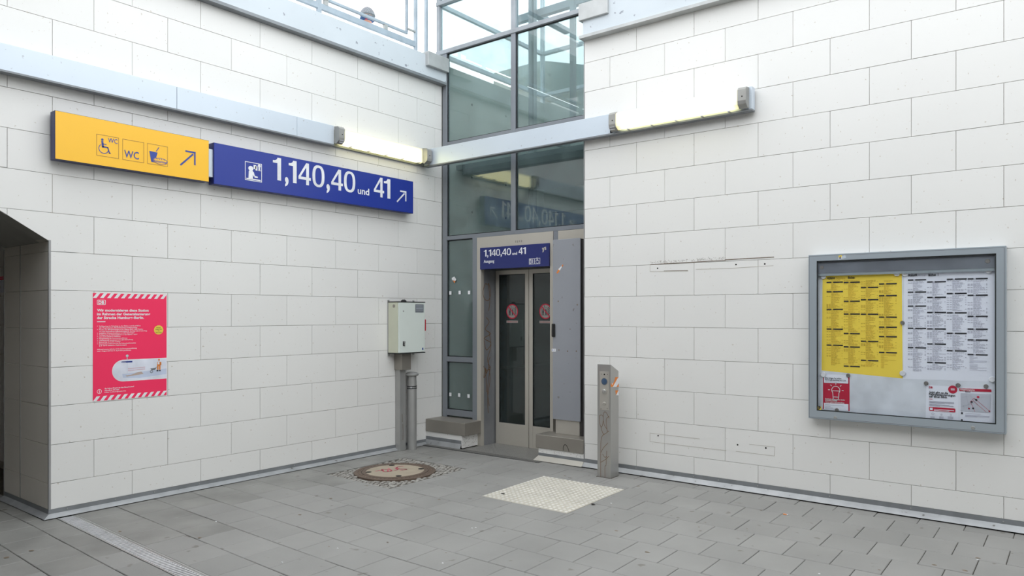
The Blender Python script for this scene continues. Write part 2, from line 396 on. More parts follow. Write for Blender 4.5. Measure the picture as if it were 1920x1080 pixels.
# ------------------------------------------------------------ setting: tiled walls
def clip(poly, n, d):       # keep n.p <= d
    out = []
    for i in range(len(poly)):
        p, q = poly[i], poly[(i+1) % len(poly)]; sp = n[0]*p[0]+n[1]*p[1]-d; sq = n[0]*q[0]+n[1]*q[1]-d
        if sp <= 0: out.append(p)
        if (sp < 0 < sq) or (sq < 0 < sp): t = sp/(sp-sq); out.append((p[0]+(q[0]-p[0])*t, p[1]+(q[1]-p[1])*t))
    return out
def tilemesh(mb, pl, poly, g=.0016, ch=.001, th=.02, proud=0):
    cu = sum(p[0] for p in poly)/len(poly); cv = sum(p[1] for p in poly)/len(poly)
    def inset(P, d):        # convex inset
        out = []; n = len(P); ar = sum(P[i][0]*P[(i+1) % n][1]-P[(i+1) % n][0]*P[i][1] for i in range(n)); sg = 1 if ar > 0 else -1
        for i in range(n):
            a, b, c = P[i-1], P[i], P[(i+1) % n]
            e1 = Vector((b[0]-a[0], b[1]-a[1])).normalized(); e2 = Vector((c[0]-b[0], c[1]-b[1])).normalized()
            n1 = Vector((-e1.y, e1.x))*sg; n2 = Vector((-e2.y, e2.x))*sg; m = (n1+n2); k = d/max(.3, (1+n1.dot(n2))/1)
            out.append((b[0]+m.x*k, b[1]+m.y*k))
        return out
    A = inset(poly, g); B = inset(A, ch); n = len(A)
    mb.add([pl.p(u, v, -th) for u, v in A]+[pl.p(u, v, -ch+proud) for u, v in A]+[pl.p(u, v, proud) for u, v in B],
           [(i, (i+1) % n, (i+1) % n+n, i+n) for i in range(n)]+[(n+i, n+(i+1) % n, 2*n+(i+1) % n, 2*n+i) for i in range(n)]+[tuple(range(2*n, 3*n))])
def clean(P):
    out = []
    for p in P:
        if not out or math.hypot(p[0]-out[-1][0], p[1]-out[-1][1]) > .004: out.append(p)
    if len(out) > 1 and math.hypot(out[0][0]-out[-1][0], out[0][1]-out[-1][1]) < .004: out.pop()
    return out
# left wall: x = 0, from the glazing (y .25) past the passage
wl = MB(); wl.box(-.20, -.008, -4.09, .245, -.1, 4.6); wl.box(-.20, -.008, -9.6, -4.09, 2.68, 4.6)
wl.prism([(-.20, -4.09, 2.13), (-.20, -4.95, 2.68), (-.20, -4.09, 2.68)], (.192, 0, 0), (0, 0, 0))
wall_left = wl.build('wall_left', 'grout', None, kind='structure')
JY = -4.103; hs = (2.336-2.137)/(4.425-4.103)       # the haunch of the passage opening
hn = (hs*-1, -1)
for r in range(-1, 14):
    z0 = .2585+.3*r; z1 = z0+.3; z0c = max(z0, .058)
    par = 1 if r % 2 == 0 else 0
    k = par-2
    while True:
        ya = .12-.3*k; yb = .12-.3*(k+2); k += 2
        if ya < -6.6: break
        hi = min(ya, .244); lo = yb
        if hi-lo < .01: continue
        if z0 < 2.0 and abs(lo+4.08) < .01: lo = JY
        if z0 < 2.0 and abs(hi+4.08) < .01: continue
        P = rect(lo, hi, z0c, z1); parts = []
        if lo < JY and z0 > 2.3:
            B = clip(P, (-hs, -1), -(2.137+hs*JY))
            if lo < -4.9 and B: B = clip(B, (0, -1), -2.661)
            B = clean(B)
            if len(B) > 2: parts.append(B)
        elif lo < JY < hi and z0 < 2.137 < z1:
            parts.append([(hi, z0c), (hi, z1), (lo, z1), (lo, 2.137+hs*(JY-lo)), (JY, 2.137), (JY, z0c)])
        elif lo < JY:
            A = clip(P, (-1, 0), -JY); B = clip(P, (1, 0), JY)
            # keep above the haunch line  z >= 2.137 + hs*(JY-y), flat soffit at 2.68
            B = clip(B, (-hs, -1), -(2.137+hs*JY)) if B else []
            if lo < -5.0: B = clip(B, (0, -1), -2.68) if B else []
            for Q in (A, B):
                Q = clean(Q)
                if len(Q) > 2: parts.append(Q)
        else: parts = [P]
        if not parts: continue
        mb = MB(); pr_ = random.uniform(-.0006, .0006)
        for Q in parts: tilemesh(mb, GL, Q, proud=pr_)
        mb.build('tile', 'tile', wall_left)
# right wall: y = 0, from x 2.254
wr = MB(); wr.box(2.262, 9.2, .008, .24, -.1, 4.6); wall_right = wr.build('wall_right', 'grout', None, kind='structure')
for r in range(-1, 14):
    z0 = .248+.3*r; z1 = z0+.3; z0c = max(z0, .088 if r < 0 else 0)
    k = -1 if r % 2 == 0 else -2
    while True:
        xa = 2.262+.3*k; xb = xa+.6; k += 2
        if xa > 7.4: break
        xa = max(xa, 2.254)
        if xb-xa < .01: continue
        mb = MB(); tilemesh(mb, GR, rect(xa, xb, z0c, z1), proud=random.uniform(-.0006, .0006)); mb.build('tile', 'tile', wall_right)
MB().box(2.251, 2.2625, -.001, .24, .05, 4.38).build('edge_profile', 'stripgrey', wall_right)
# marks left by a removed rail and signs on the right wall
def dots(u0, u1, v0, v1, n, s=.003):
    out = []
    for _ in range(n):
        u = random.uniform(u0, u1); t = (u-u0)/(u1-u0); v = v0+(v1-v0)*t+random.gauss(0, .006); out.append(circ(u, v, s*random.uniform(.4, 1.6), 5, s*random.uniform(.3, .8)))
    return out
P = []
a = GR.px(1220, 496); b = GR.px(1360, 488); P += stroke([a, b], .006); P += dots(a[0], b[0], a[1]+.018, b[1]+.02, 170)
a = GR.px(1360, 487); b = GR.px(1451, 482); P += stroke([a, b], .007)
a = GR.px(1245, 508); b = GR.px(1290, 507); P += stroke([a, b], .004)
flat('scuff_mark', GR, P, .0015, 'scuff', wall_right)
P = []
for L_ in ([(1219, 812), (1312, 823)], [(1219, 812), (1219, 828), (1362, 845)], [(1405, 833), (1453, 838), (1452, 855), (1380, 846)], [(1219, 497), (1219, 509), (1290, 508)], [(1305, 505), (1368, 503), (1450, 498)]):
    P += stroke([GR.px(*q) for q in L_], .0035)
flat('sign_outline', GR, P, .0014, 'scufflight', wall_right)
for (px_, py_) in ((1233, 503), (1380, 496), (1434, 495), (1234, 817), (1383, 834), (1436, 840)):
    u, v = GR.px(px_, py_); mb = MB(); mb.lathe([(.0075, .0), (.0075, .0012), (.004, .0016)], (u, 0, v), 'y', 10); mb.build('drill_hole', 'hole', wall_right)
# passage beyond the left wall
ws = MB(); ws.box(-.96, -.001, JY+.008, JY+.3, -.1, 3.2); ws.box(-.06, -.001, JY+.008, JY+.2, -.1, 2.1)
wall_p = ws.build('wall_passage', 'grout', None, kind='structure')
PJ = Plane('R', JY)
for r in range(-1, 7):
    z0 = .2585+.3*r; z1 = min(z0+.3, 2.137 if r >= 6 else 9); z0 = max(z0, .058)
    for (a, b) in ((-.6, -.006), (-.965, -.6)):
        mb = MB(); tilemesh(mb, PJ, rect(a, b, z0, z1)); mb.build('tile', 'tile_jamb', wall_p)
MB().box(-.606, -.594, JY-.002, JY+.01, .05, 2.137).build('joint_strip', 'stripgrey', wall_p)
MB().box(-.014, .003, JY-.003, JY+.012, .02, 2.145).build('corner_profile', 'stripgrey', wall_p)
MB().box(-.978, -.962, JY-.003, JY+.012, .02, 2.12).build('corner_profile', 'stripgrey', wall_p)
wf = MB(); wf.box(-7, -.962, -3.66, -3.4, -.1, 3.2); wall_pb = wf.build('wall_passage_far', 'grout', None, kind='structure')
PF = Plane('R', -3.67)
for r in range(-1, 8):
    z0 = max(.2585+.3*r, .06); z1 = .2585+.3*(r+1); k = 0
    x = -.97-(.3 if r % 2 else 0)
    for k in range(5):
        mb = MB(); tilemesh(mb, PF, rect(x-.6*(k+1), x-.6*k, z0, z1)); mb.build('tile', 'tile', wall_pb)
# passage soffit with haunch, deck above
sf = MB()
prof = [(-4.100, 2.137), (-4.95, 2.137+hs*.85), (-9.2, 2.137+hs*.85), (-9.2, 3.0), (-4.1, 3.0)]
sf.prism([(-.21, y, z) for y, z in prof], (-.76, 0, 0), (0, 0, 0)); 
sf.prism([(-.002, y, z) for y, z in [(-4.100, 2.137), (-4.95, 2.137+hs*.85), (-9.2, 2.137+hs*.85), (-9.2, 2.72), (-4.1, 2.72)]], (-.205, 0, 0), (0, 0, 0))
sf.box(-7, -.97, -9.2, -3.4, 2.5, 3.0)
sf.build('ceiling_passage', 'concreted', None, kind='structure')
MB().box(-7, 0, -9.4, -9.2, -.1, 3).box(-7.2, -7, -9.4, -3.4, -.1, 3).build('wall_passage_side', 'tile_jamb', None, kind='structure')
# unseen court walls and roof, added so light comes only from above
MB().box(9.0, 9.2, -12, .24, -.1, 4.7).build('wall_east', 'tile', None, kind='structure')
MB().box(0, 9.2, -12.2, -12, -.1, 4.7).box(-.2, 0, -12, -9.2, -.1, 4.7).build('wall_back', 'concreted', None, kind='structure')  # dark material keeps its bounce off the passage jamb
MB().box(-.2, 9.2, -12, -6.5, 4.5, 4.8).build('ceiling_unseen', 'concreted', None, kind='structure')  # unseen, drawn forward to darken the lower walls

# skirtings
def skirt(name, prof, p0, p1, nrm, endm=0):
    mbs = [MB(), MB()]
    for k, mb in enumerate(mbs):
        seg = prof[k:k+2]; P = []
        for (o_, z) in (seg[0], seg[1]): P.append((o_, z))
        n = Vector(nrm); a, b = Vector(p0), Vector(p1); d = (b-a).normalized()
        q = [a+n*P[0][0]-d*0+Vector((0, 0, P[0][1])), a+n*P[1][0]-d*P[1][0]*endm+Vector((0, 0, P[1][1])), b+n*P[1][0]+Vector((0, 0, P[1][1])), b+n*P[0][0]+Vector((0, 0, P[0][1]))]
        nn = n*.0025+Vector((0, 0, .001)); mb.add(q+[v-nn for v in q], [(0, 1, 2, 3), (7, 6, 5, 4), (0, 4, 5, 1), (1, 5, 6, 2), (2, 6, 7, 3), (3, 7, 4, 0)])
    o = mbs[1].build(name, 'skirt', None, kind='structure'); mbs[0].build('flange', 'skirtd', o); return o
bl = skirt('baseboard_left', [(.004, .060), (.004, .026), (.05, .000)], (0, JY-.004, 0), (0, -.53, 0), (1, 0, 0), 1)
bl2 = skirt('baseboard_left', [(.004, .060), (.004, .026), (.05, .000)], (0, -.44, 0), (0, -.04, 0), (1, 0, 0))
br = skirt('baseboard_right', [(.004, .090), (.004, .052), (.05, .016)], (2.254, 0, 0), (8.9, 0, 0), (0, -1, 0))
bp_ = skirt('baseboard_passage', [(.004, .060), (.004, .026), (.05, .000)], (.004, JY, 0), (-.965, JY, 0), (0, -1, 0), 1)
for o, pts in ((bl, [(.006, y, .045) for y in (-3.98, -3.62, -3.3, -2.9, -2.4, -1.9, -1.5)]), (br, [(x, -.006, .07) for x in (2.86, 3.46, 3.7, 4.06, 4.66, 5.26, 5.86)])):
    for p in pts:
        mb = MB(); mb.lathe([(.005, 0), (.004, .003)], p, 'x' if o is bl else 'y', 8); mb.build('screw', 'galv', o)
MB().box(0.002, .004, -4.05, -.2, -.004, .03)

# plinths beside the lift portal
p1 = MB().cbox(.002, .640, -.04, .30, .158, .306, .003).build('trim_1', 'stainflat', None, kind='structure')
MB().box(.002, .575, -.028, .24, .098, .158).build('tile_strip', 'tile', p1)
MB().box(.575, .590, -.026, .245, .012, .150).build('side_tile', 'tile', p1)
MB().box(.002, .574, -.034, -.024, .060, .098).build('flange', 'skirtd', p1)
mb = MB(); mb.prism([(0.002, -.034, .06), (.002, -.055, .004), (.002, -.05, .004), (.002, -.026, .06)], (.575, 0, 0), (0, 0, 0)); mb.build('skirting', 'skirt', p1)
p2 = MB().cbox(1.642, 2.252, -.012, .30, .137, .280, .003).build('trim_2', 'stainflat', None, kind='structure')
MB().box(1.675, 2.25, -.002, .25, .085, .137).build('tile_strip', 'tile', p2)
MB().box(1.675, 2.255, -.006, .002, .052, .086).build('flange', 'skirtd', p2)
mb = MB(); mb.add([(1.675, -.008, .056), (1.640, -.055, .008), (2.256, -.055, .012), (2.256, -.008, .056), (1.675, -.004, .056), (1.640, -.050, .006), (2.256, -.050, .010), (2.256, -.004, .056)], [(0, 1, 2, 3), (7, 6, 5, 4), (0, 4, 5, 1), (1, 5, 6, 2), (2, 6, 7, 3), (3, 7, 4, 0)]); mb.build('skirting', 'stainlight', p2)
PP = Plane('R', -.012)
cz = lambda x, y: PP.px(980+x*.12962, 760+y*.12962)
flat('marker_scrawl', PP, stroke(smooth_line([cz(*q) for q in [(588, 650), (590, 600), (612, 568), (640, 590), (662, 640), (672, 672)]]), .006), .001, 'hole', p2)
P = []
for _ in range(60):
    u = random.uniform(1.68, 2.24); P.append(circ(u, random.uniform(.09, .13), random.uniform(.001, .0035), 5))
flat('dirt_specks', Plane('R', -.0025), P, .0008, 'scuff', p2)
P = [circ(random.uniform(-.02, .23), random.uniform(.02, .145), random.uniform(.001, .004), 5) for _ in range(110)]
flat('dirt_specks', Plane('L', .5905), P, .0008, 'scuff', p1)

# ------------------------------------------------------------ fascia / coping at platform level
t1 = MB().box(-.25, .075, -9.6, .245, 4.43, 4.69).build('trim_3', 'fascia', None, kind='structure')
MB().box(-.01, .085, -9.6, .245, 4.402, 4.432).build('drip_edge', 'trunkd', t1)
MB().cbox(-.02, .125, -.115, .245, 4.55, 4.72, .004).build('cap_block', 'lip', t1)
t2 = MB().box(2.29, 9.2, -.075, .30, 4.40, 4.695).build('trim_4', 'fascia', None, kind='structure')
MB().box(2.252, 9.2, -.095, .02, 4.372, 4.402).build('drip_edge', 'lip', t2)
MB().cbox(2.252, 2.594, -.105, .30, 4.55, 4.72, .004).build('cap_block', 'lip', t2)
MB().box(-7, -.2, -9.6, 2.4, 4.3, 4.66).build('platform_deck', 'concrete', None, kind='structure')

# ------------------------------------------------------------ glazing of the lift shaft
G = .25; FD = .06
win = MB()
for (a, b, c, d) in ((.004, .075, .30, 4.82), (1.092, 1.157, 2.50, 4.82), (.502, .575, .30, 2.49)):
    win.cbox(a, b, G-.001, G+FD, c, d, .003)
wo = win.build('window_1', 'frame', None, kind='structure')
for (a, b, c, d) in ((.075, 1.092, 3.65, 3.70), (1.157, 2.30, 3.65, 3.70), (.075, 2.30, 2.487, 2.535), (.075, .502, .988, 1.05), (.075, .502, .325, .40), (1.69, 1.752, 2.36, 2.487)):
    MB().cbox(a, b, G+.001, G+FD-.002, c, d, .003).build('transom', 'frame', wo)
def pane(a, b, c, d, parent, m='glass', y=G+.03, g=.010):
    o = MB().box(a, b, y, y+.004, c, d).build('pane', m, parent)
    k = MB()
    for q in ((a, a+g, c, d), (b-g, b, c, d), (a, b, c, c+g), (a, b, d-g, d)): k.box(q[0], q[1], y-.012, y-.001, q[2], q[3])
    k.build('gasket', 'gasket', o)
for q in ((.075, 1.092, 3.70, 4.80), (1.157, 2.30, 3.70, 4.80), (.075, 1.092, 2.535, 3.65), (1.157, 2.30, 2.535, 3.65), (.075, .502, 1.05, 2.487), (.075, .502, .40, .988)):
    pane(*q, wo)
# upper tower, all glass
tw = MB()
for a, b in ((-.10, -.05), (1.092, 1.157), (2.34, 2.40)): tw.cbox(a, b, G-.001, G+FD, 4.82, 8.2, .003)
tw2 = MB()
for a, b in ((-.10, -.05), (1.1, 1.16), (2.34, 2.40)): tw2.cbox(a, b, 2.44, 2.50, 4.7, 8.2, .003)
two = tw.build('window_2', 'frameflare', None, kind='structure'); tw2.build('rear_mullion', 'framehaze', two)
for z in (4.80, 5.42, 6.7, 7.95):
    MB().cbox(-.10, 2.40, G-.012, G+FD, z, z+.05, .003).build('transom', 'frameflare', two)
    MB().cbox(-.10, 2.40, 2.44, 2.5, z, z+.05, .003).build('transom', 'framehaze', two)
    MB().cbox(-.10, -.05, G+FD, 2.44, z, z+.05, .003).build('transom', 'framehaze', two)
    MB().cbox(2.34, 2.40, G+FD, 2.44, z, z+.05, .003).build('transom', 'framehaze', two)
for z0, z1 in ((4.85, 5.42), (5.47, 6.7), (6.75, 7.95)):
    for a, b in ((-.05, 1.092), (1.157, 2.34)):
        MB().box(a, b, G+.03, G+.042, z0, z1).build('pane', 'glasst', two)
        MB().box(a, b, 2.46, 2.472, z0, z1).build('pane', 'glasst', two)
    MB().box(-.08, -.068, G+FD, 2.44, z0, z1).build('pane', 'glasst', two)
    MB().box(2.366, 2.378, G+FD, 2.44, z0, z1).build('pane', 'glasst', two)
# shaft walls
sh = MB(); sh.box(-.2, .004, .312, 2.6, -.1, 4.68); sh.box(.004, 2.45, 2.40, 2.6, -.1, 4.68); sh.box(2.42, 2.6, .312, 2.4, -.1, 4.68); sh.box(.004, 2.42, .32, 2.40, -.15, -.02)
so = sh.build('wall_shaft', 'shaft', None, kind='structure')
P = []
for a in (.5, 1.2, 1.9):
    for z in (2.9, 3.6, 4.3): P.append((a, z))
mb = MB()
for a, z in P: mb.lathe([(.016, 0), (.016, .002)], (a, 2.399, z), 'y', 10)
for y in (.8, 1.5):
    for z in (2.9, 3.35, 3.8, 4.3): mb.lathe([(.016, 0), (.016, .002)], (.005, y, z), 'x', 10)
mb.build('formwork_holes', 'hole', so)
for z in (3.05, 3.9, 4.2): MB().box(.005, 2.41, 2.392, 2.4, z, z+.008).build('formwork_joint', 'gasket', so)
MB().box(.005, 2.41, .50, 2.39, 3.40, 3.46).build('shaft_light_block', 'cabin', so)  # plate added to keep daylight out of the lower shaft
MB().prism([(-1.15, 2.62, 4.6), (.62, 2.62, 4.6), (.62, 2.62, 5.18), (-.2, 2.62, 5.42), (-1.15, 2.62, 5.42)], (0, .18, 0), (0, 0, 0)).build('parapet', 'concrete', so)
rails = empty('guide_rail_frame', (1.2, 1.6, 0), 'grey steel guide rails and brackets inside the lift shaft', 'rail')
for x in (.42, 1.98): MB().box(x-.03, x+.03, 1.55, 1.62, 2.4, 8.0).box(x-.008, x+.008, 1.48, 1.62, 2.4, 8).build('rail', 'steel', rails)
for z in (3.95, 5.6, 7.2): MB().cbox(.02, 2.36, 1.62, 1.70, z, z+.10, .003).build('cross_beam', 'steel', rails)
for z in (3.95, 5.6):
    for x in (.42, 1.98): MB().box(x-.05, x+.05, 1.7, 2.395, z+.01, z+.07).build('bracket', 'steel', rails)
MB().box(1.2, 1.26, 1.3, 1.36, 4.05, 8).build('cable_tray', 'steel', rails)
# cabin behind the doors
cab = MB(); cab.box(.45, .47, .62, 2.1, 0, 2.25); cab.box(1.95, 1.97, .62, 2.1, 0, 2.25); cab.box(.45, 1.97, 2.1, 2.12, 0, 2.25); cab.box(.45, 1.97, .62, 2.12, 2.25, 2.3); cab.box(.45, 1.97, .56, 2.12, -.01, .012)
cabo = cab.build('lift_cabin', 'cabin', None); tag(cabo, 'dark grey lift cabin standing behind the closed glazed lift doors', 'lift cabin')
MB().box(.472, .50, 1.0, 1.25, .9, 1.5).build('control_panel', 'stainless', cabo)
MB().tube((.52, .8, .9), (.52, 2.0, .9), .02).build('handrail', 'stainless', cabo)
# portal and doors
po = MB()
po.box(.578, .641, G-.004, G+.05, .0, 2.487); po.box(.641, 1.649, G-.004, G+.05, 2.355, 2.487); po.box(1.649, 1.690, G-.004, G+.05, .27, 2.487)
po.box(1.752, 2.26, G+.004, G+.03, 2.3, 2.487)
door = po.build('door_1', 'beige', None, kind='structure')
jp = MB().box(.600, .641, G+.05, .52, .0, 2.11).build('reveal_panel', 'jambpanel', door)
MB().box(1.649, 1.690, G+.05, .52, .0, 2.11).build('reveal_panel', 'jambpanel', door)
MB().box(.60, 1.69, G+.02, .56, 2.104, 2.34).build('head_panel', 'cabin', door)
MB().box(.60, 1.69, -.03, .56, -.05, .004).build('sill_plate', 'sill', door)
MB().box(1.25, 1.60, G-.006, G+.1, 2.42, 2.421)
PG = Plane('L', .6412)
jm = lambda x, y: PG.px(880+x*170/1020, 440+y*170/1020)
j8 = lambda x, y: PG.px(790+x*.4352, 430+y*.4352)
P = []
for c_ in ([(285, 240), (275, 235), (265, 270), (272, 300), (290, 305), (298, 270), (288, 232), (295, 300), (290, 350)], [(280, 380), (292, 400), (275, 430), (298, 450), (270, 470), (300, 490), (280, 520), (270, 480)],
           [(290, 440), (300, 500), (285, 560), (296, 600), (275, 610), (270, 640), (296, 590), (290, 640), (285, 700), (292, 760)], [(268, 590), (280, 620), (276, 600), (282, 700)], [(296, 550), (288, 580), (296, 640), (286, 720), (288, 790)]):
    P += stroke(smooth_line([j8(*q) for q in c_]), .009)
flat('rust_scrawl', PG, P, .0012, 'rust', jp)
yd = .505
def leaf(x0, x1):
    s = .054; o = MB()
    o.box(x0+.002, x0+s, yd, yd+.04, .005, 2.10); o.box(x1-s, x1-.002, yd, yd+.04, .005, 2.10); o.box(x0+s, x1-s, yd, yd+.04, 2.05, 2.10); o.box(x0+s, x1-s, yd+.002, yd+.04, .005, .265)
    lo = o.build('door_leaf', 'beige', door)
    p = MB().box(x0+s, x1-s, yd+.012, yd+.024, .265, 2.05).build('pane', 'glassd', lo)
    MB().box(x0+s, x0+s+.006, yd+.002, yd+.012, .265, 2.05).box(x1-s-.006, x1-s, yd+.002, yd+.012, .265, 2.05).box(x0+s, x1-s, yd+.002, yd+.012, .265, .272).box(x0+s, x1-s, yd+.002, yd+.012, 2.043, 2.05).build('gasket', 'gasket', lo)
    return lo
for x0, x1, sx in ((.652, 1.157, 0), (1.161, 1.666, 1)):
    lo = leaf(x0, x1)
    pl = Plane('R', yd+.010); cu, cv = (x0+x1)/2-.055+.02*0, 1.575
    cu = pl.px(960.5 if sx == 0 else 1023, 584)[0]; cv = pl.px(960, 584)[1]; r = .089
    flat('sticker_disc', pl, [circ(cu, cv, r, 28)], .001, 'capm', lo)
    flat('sticker_ring', pl, ring(cu, cv, r, .013, 32)+stroke([(cu-.055, cv+.058), (cu+.055, cv-.058)], .013), .0024, 'redd', lo)
    q = framebox(cu-.058, cu+.03, cv-.045, cv+.04, .003)
    for dx in (-.035, .005): q += [circ(cu+dx, cv+.018, .008, 8), rect(cu+dx-.010, cu+dx+.010, cv-.02, cv+.01), rect(cu+dx-.009, cu+dx-.001, cv-.043, cv-.02), rect(cu+dx+.001, cu+dx+.009, cv-.043, cv-.02)]
    q += stroke([(cu-.02, cv+.075), (cu-.014, cv+.05)], .005)
    for k in range(5): q += stroke([(cu+.04, cv-.04+k*.019), (cu+.056, cv-.024+k*.019)], .008)
    flat('sticker_figures', pl, q, .0017, 'ink', lo)
    flat('sticker_caption', pl, [rect(cu-.088, cu+.088, cv-.138, cv-.108)], .001, 'capm', lo)
    mb = MB(); text(mb, pl, .0015, 'Im Brandfall nicht benutzen', cu-.08, cv-.128, .16, .011, .01); mb.build('caption_text', 'redd', lo)
# threshold grating
MB().box(.0, 1.76, -.125, -.045, -.03, .004).build('threshold_frame', 'grate', door)
mb = MB()
for i in range(72): mb.box(.012+i*.0242, .024+i*.0242, -.118, -.052, .003, .0062)
mb.build('grating_bars', 'sill', door, kind='stuff')
mb = MB()
for i in range(30):
    for j in range(15):
        x = .66+i*.034; y = -.01+j*.034; s_ = .011 if (i+j) % 2 else -.011
        mb.add([(x-.011, y-s_-.002, .0042), (x+.011, y+s_-.002, .0042), (x+.011, y+s_+.002, .0055), (x-.011, y-s_+.002, .0055)], [(0, 1, 2, 3)])
mb.build('tread_pattern', 'stainless', door, kind='stuff')
# stickers on the sidelight
pl = Plane('R', G+.018)
for (x, y) in ((125, 274), (165, 272), (205.5, 272), (125, 711), (163, 714), (203.5, 718)):
    u, v = pl.px(790+x*.4352, 430+y*.4352); s_ = .019
    o = flat('square_sticker', pl, [rect(u-s_, u+s_, v-s_*1.15, v+s_*1.15)], .0, 'white', wo)
a, b = pl.px(790+131*.4352, 430+214*.4352), 0
flat('torn_sticker', pl, [[pl.px(790+x*.4352, 430+y*.4352) for x, y in ((131, 210), (142, 203), (151, 216), (147, 222), (132, 219))]], .0, 'white', wo)
flat('torn_sticker', pl, [[pl.px(790+x*.4352, 430+y*.4352) for x, y in ((136, 221), (147, 222), (143, 233))]], .0, 'orange', wo)

# ------------------------------------------------------------ trunking and lamps
def trunk_box(mb, axis, a, b, lo=3.352, hi=3.548, d=.10, back=.03):
    if axis == 'y': mb.cbox(back, d, a, b, lo, hi, .003)
    else: mb.cbox(a, b, -d, -back, lo, hi, .003)
tl = empty('cable_trunking', (0, -3, 3.35), 'pale blue-grey metal trunking running along the left wall above the yellow sign', 'trunking')
cuts = [-7.4, -4.6, -3.15, -1.93, -1.475]
for a, b in zip(cuts, cuts[1:]):
    mb = MB(); trunk_box(mb, 'y', a+.001, b-.001); mb.build('cover', 'trunk', tl)
MB().box(.002, .032, -7.4, -.05, 3.352, 3.53).build('back_channel', 'trunkd', tl)
MB().box(.03, .104, -7.4, -1.475, 3.340, 3.3535).build('edge_profile', 'trunkd', tl)
tr = empty('cable_trunking', (1.3, -.06, 3.35), 'pale grey metal trunking bridging the lift glazing between the two wall lamps', 'trunking')
MB().cbox(.035, 2.66, -.10, -.03, 3.352, 3.548, .003).build('cover', 'trunk', tr)
MB().box(.035, 4.045, -.104, -.03, 3.340, 3.3535).build('edge_profile', 'trunkd', tr)
MB().box(2.30, 4.035, -.032, -.002, 3.352, 3.53).build('back_channel', 'trunkd', tr)
MB().cbox(2.62, 4.045, -.10, -.03, 3.3535, 3.548, .002).build('cover', 'trunk', tr)
def lamp(name, origin, length, axis, label, capw=.075):
    # local: length along +X, out of the wall along -Y, built then turned
    t = empty(name, origin, label, 'lamp', None)
    if axis == 'x': f = lambda p: (origin[0]+p[0], origin[1]-p[1], origin[2]+p[2])
    else: f = lambda p: (origin[0]+p[1], origin[1]+p[0], origin[2]+p[2])
    prof = [(0, .012), (.03, .0), (.075, .03), (.082, .06), (.082, .155), (.06, .178), (0, .185)]
    def ext(a, b, s=1.0, g=0):
        mb = MB(); P = [(o_*s+g*0, .0925+(z-.0925)*s) for o_, z in prof]; n = len(P)
        mb.add([f((a, o_, z)) for o_, z in P]+[f((b, o_, z)) for o_, z in P], [tuple(range(n)), tuple(range(n, 2*n))]+[(i, (i+1) % n, (i+1) % n+n, i+n) for i in range(n)])
        return mb
    # diffuser in its own local frame so that the ends are found along its length
    n = len(prof); s = .93
    me = bpy.data.meshes.new('diffuser'); P = [(o_*s, .0925+(z-.0925)*s) for o_, z in prof]; L = length-2*capw
    me.from_pydata([(x, -o_, z) for x in (0, L) for o_, z in P], [], [(i, (i+1) % n, (i+1) % n+n, i+n) for i in range(n)]+[tuple(range(n)), tuple(range(n, 2*n))])
    me.materials.append(M['lamp']); bm = bmesh.new(); bm.from_mesh(me); bmesh.ops.recalc_face_normals(bm, faces=bm.faces); bm.to_mesh(me); bm.free()
    d = bpy.data.objects.new('diffuser', me); COL.objects.link(d); d.parent = t; d.matrix_parent_inverse = Matrix.Translation(-Vector(origin))
    if axis == 'x': d.location = f((capw, 0, 0))
    else: d.location = f((capw+L, 0, 0)); d.rotation_euler = (0, 0, -pi/2)
    if axis == 'y': pass
    for a in (0, length-capw):
        c = ext(a, a+capw).build('end_cap', 'capm', t)
        p = f((a+capw*.55, .082, .095)); mb = MB(); mb.lathe([(.006, 0), (.005, .003)], p, 'y' if axis == 'x' else 'x', 8); mb.build('screw', 'hole', c)
    mb = MB(); q = [f((.012, .066, .010)), f((capw-.012, .066, .010)), f((capw-.012, .083, .036)), f((.012, .083, .036))]
    nn = Vector(f((0, .001, -.001)))-Vector(f((0, 0, 0))); q = [Vector(v)+nn*1.5 for v in q]; mb.add(q, [(0, 1, 2, 3)]); mb.build('type_label', 'white', t)
    mb = MB()
    for k in range(6): 
        x = .016+k*.008; q = [f((x, .070, .017)), f((x+.005, .070, .017)), f((x+.005, .079, .031)), f((x, .079, .031))]; q = [Vector(v)+nn*2.5 for v in q]; mb.add(q, [(0, 1, 2, 3)])
    mb.build('type_print', 'ink', t)
    for k in range(5):
        x = .18+k*(length-.36)/4; mb = MB(); a = f((x, .01, -.006)); b = f((x+.02, .05, .002)); mb.box(min(a[0], b[0]), max(a[0], b[0]), min(a[1], b[1]), max(a[1], b[1]), min(a[2], b[2]), max(a[2], b[2])); mb.build('clip', 'galvl', t)
    return t
lamp('wall_lamp', (.10, -1.475, 3.357), 1.36, 'y', 'lit long tube lamp on the left wall above the blue platform sign')
lamp('wall_lamp', (2.655, -.10, 3.357), 1.365, 'x', 'lit long tube lamp on the right wall, free end to the right')

# ------------------------------------------------------------ the two big wall signs
def sign_body(name, y0, y1, z0, z1, x0, x1, face, edge, label):
    t = empty(name, (0, (y0+y1)/2, z0), label, 'sign')
    MB().cbox(x0, x1-.002, y0, y1, z0, z1, .002).build('housing', edge, t)
    MB().box(x1-.002, x1, y0+.003, y1-.003, z0+.003, z1-.003).build('face', face, t)
    return t
XS = .12; PS = Plane('L', XS)
ys = sign_body('direction_sign', -4.105, -2.868, 2.757, 3.129, .03, XS, 'yellowsign', 'signedge', 'yellow toilet and snack direction sign with blue pictograms on the left wall')
bs = sign_body('direction_sign', -2.822, -.357, 2.747, 3.121, .03, XS, 'bluesign', 'bluesign2', 'long dark blue platform sign with large white numerals on the left wall')
MB().box(.0, .03, -3.9, -3.8, 2.80, 3.08).build('bracket', 'trunkd', ys); MB().box(.0, .03, -3.1, -3.0, 2.80, 3.08).build('bracket', 'trunkd', ys)
